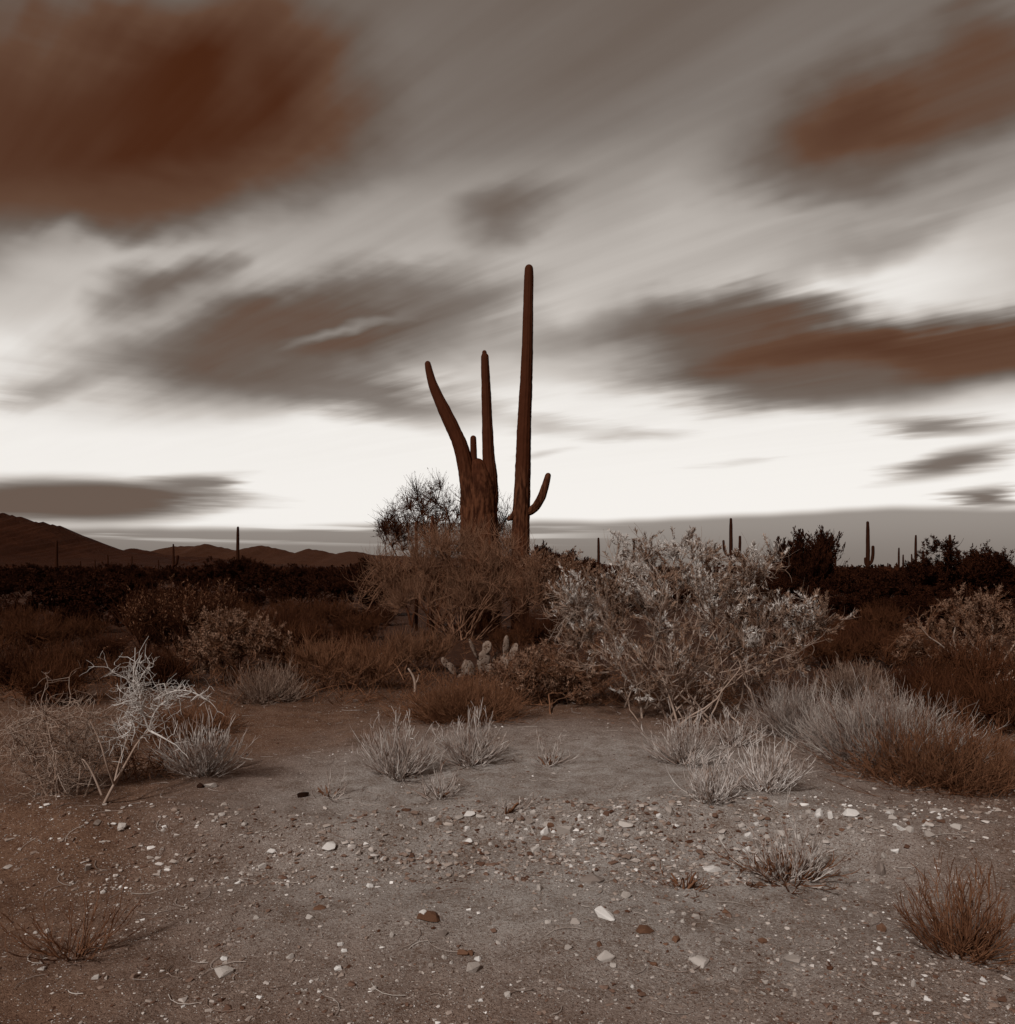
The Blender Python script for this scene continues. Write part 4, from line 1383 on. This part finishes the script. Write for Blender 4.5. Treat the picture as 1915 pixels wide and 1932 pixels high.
G_NAMED = 'larger stones on the gravel'
named = [
    (621, 1593, 30, 17, 'stone_white', 'bright white oblong stone on the plain grey slope'),
    (513, 1604, 18, 10, 'stone_white', 'small white chip beside the bright white oblong stone'),
    (450, 1662, 13, 11, 'stone_white', 'round white pebble downhill from the small white chip'),
    (423, 1830, 42, 15, 'stone_pale', 'long flat pale slab at the lower frame edge'),
    (894, 1822, 26, 26, 'stone_pale', 'upright pale stone near the lower frame edge'),
    (739, 1761, 15, 12, 'stone_pale', 'round pale pebble above the brown flat stone'),
    (584, 1726, 18, 16, 'stone_pale', 'pale wedge shaped pebble next to a thin brown chip'),
    (876, 1793, 32, 14, 'stone_brown', 'flat brown stone near the upright pale stone'),
    (811, 1726, 46, 14, 'stone_brown', 'long low brown stone half buried in gravel'),
    (603, 1710, 26, 8, 'stone_brown', 'thin brown chip above the pale wedge pebble'),
    (832, 1758, 24, 17, 'stone_grey', 'dull grey stone below the long brown stone'),
    (547, 1800, 17, 17, 'stone_pale', 'squarish pale pebble up from the long flat slab'),
    (1136, 1720, 44, 32, 'stone_white', 'white three cornered stone, biggest on the lower slope'),
    (1027, 1563, 20, 24, 'stone_white', 'upright white egg shaped stone on the bank'),
    (1064, 1562, 36, 26, 'stone_pale', 'broad greyish stone beside the white egg shaped one'),
    (1134, 1566, 18, 17, 'stone_pale', 'round pale stone in the middle of the bank'),
    (1182, 1550, 30, 17, 'stone_pale', 'tilted pale block on the bank crest'),
    (1262, 1526, 26, 22, 'stone_pale', 'blunt pale stone at the bank crest under the whitest tuft'),
    (1544, 1530, 24, 22, 'stone_white', 'white cobble in the short row at the sand edge'),
    (1567, 1535, 17, 18, 'stone_white', 'narrow white cobble in the middle of the short row'),
    (1603, 1530, 30, 20, 'stone_white', 'largest white cobble ending the short row at the sand edge'),
    (1525, 1528, 14, 14, 'stone_pale', 'smallest cobble starting the short row at the sand edge'),
    (1701, 1560, 18, 18, 'stone_white', 'first of two pointed white stones on the brown slope'),
    (1717, 1562, 16, 16, 'stone_pale', 'second smaller pointed stone of the pair on the brown slope'),
    (1344, 1637, 30, 13, 'stone_white', 'flat white oval stone before the lone ragged tuft'),
    (1419, 1632, 20, 12, 'stone_pale', 'pale stone at the base of the lone ragged tuft'),
    (1119, 1654, 40, 20, 'stone_grey', 'dark grey block above the white three cornered stone'),
    (1180, 1686, 20, 16, 'stone_pale', 'round pale cobble uphill of the three cornered stone'),
    (1018, 1672, 15, 18, 'stone_pale', 'narrow pale stone beside the dark grey block'),
    (1214, 1750, 36, 16, 'stone_brown', 'brown slab downhill of the three cornered stone'),
    (1143, 1799, 36, 22, 'stone_pale', 'broad pale cobble below the brown slab'),
    (1276, 1770, 17, 16, 'stone_brown', 'round brown stone beyond the brown slab'),
    (1131, 1779, 16, 14, 'stone_brown', 'small brown stone touching the broad pale cobble'),
    (1322, 1811, 38, 18, 'stone_pale', 'smooth flat pale stone at the lower edge'),
    (1494, 1809, 36, 15, 'stone_pale', 'long pale flat stone on brown gravel'),
    (1663, 1634, 28, 32, 'stone_grey', 'tall round grey cobble on the brown slope'),
    (1542, 1670, 20, 14, 'stone_pale', 'pale stone below the fallen brown stems'),
    (1690, 1601, 16, 12, 'stone_white', 'white shard above the tall grey cobble'),
    (1806, 1557, 22, 14, 'stone_pale', 'pale flat stone near the corner bush'),
    (1770, 1527, 28, 10, 'stone_grey', 'thin grey slab on the brown ground by the dome skirts'),
    (1663, 1748, 20, 22, 'stone_brown', 'brown stone near the dark corner bush'),
    (379, 1481, 15, 13, 'stone_hollow_black', 'small round burrow hole below the wide straw tuft, built as a black stone'),  # burrow hole modelled as a dark stone
    (571, 1497, 24, 16, 'stone_hollow_black', 'dark wedge shaped hollow on the bank, built as a black lump'),  # shaded hollow modelled as a dark stone
    (1363, 1568, 9, 7, 'stone_hollow_black', 'tiny black pebble on the pale bank'),
    (395, 1480, 26, 12, 'stone_pale', 'pale stone next to the small round burrow hole'),
    (885, 1533, 24, 14, 'stone_white', 'white stone in the small heap at the bank lip'),
    (908, 1537, 20, 12, 'stone_pale', 'pale stone second in the small heap at the bank lip'),
    (866, 1540, 16, 11, 'stone_pale', 'little pale stone at the start of the bank lip heap'),
]
for i, (u, v, w, h, mk, lab) in enumerate(named):
    stone(u, v, w, h, mk, lab, G_NAMED, big=True, i=i)
G_LOOSE = 'small loose stones'
for i in range(245):
    if i < 110:
        u = rng.uniform(860, 1780); v = 1528 + abs(rng.normal(0, 40))
    else:
        v = rng.uniform(1530, 1900); u = rng.uniform(60, 1860)
    w = 8 + 13 * rng.uniform(0, 1) ** 2
    mk = rng.choice(['stone_white', 'stone_pale', 'stone_pale', 'stone_grey', 'stone_brown'], p=[.16, .3, .2, .2, .14])
    lab = {'stone_white': 'small white stone lying loose on the gravel', 'stone_pale': 'small pale stone lying loose on the gravel',
           'stone_grey': 'small grey stone lying loose on the gravel', 'stone_brown': 'small brown stone lying loose on the gravel'}[mk]
    stone(u, v, w, w * rng.uniform(.55, .9), mk, lab, G_LOOSE, i=i)
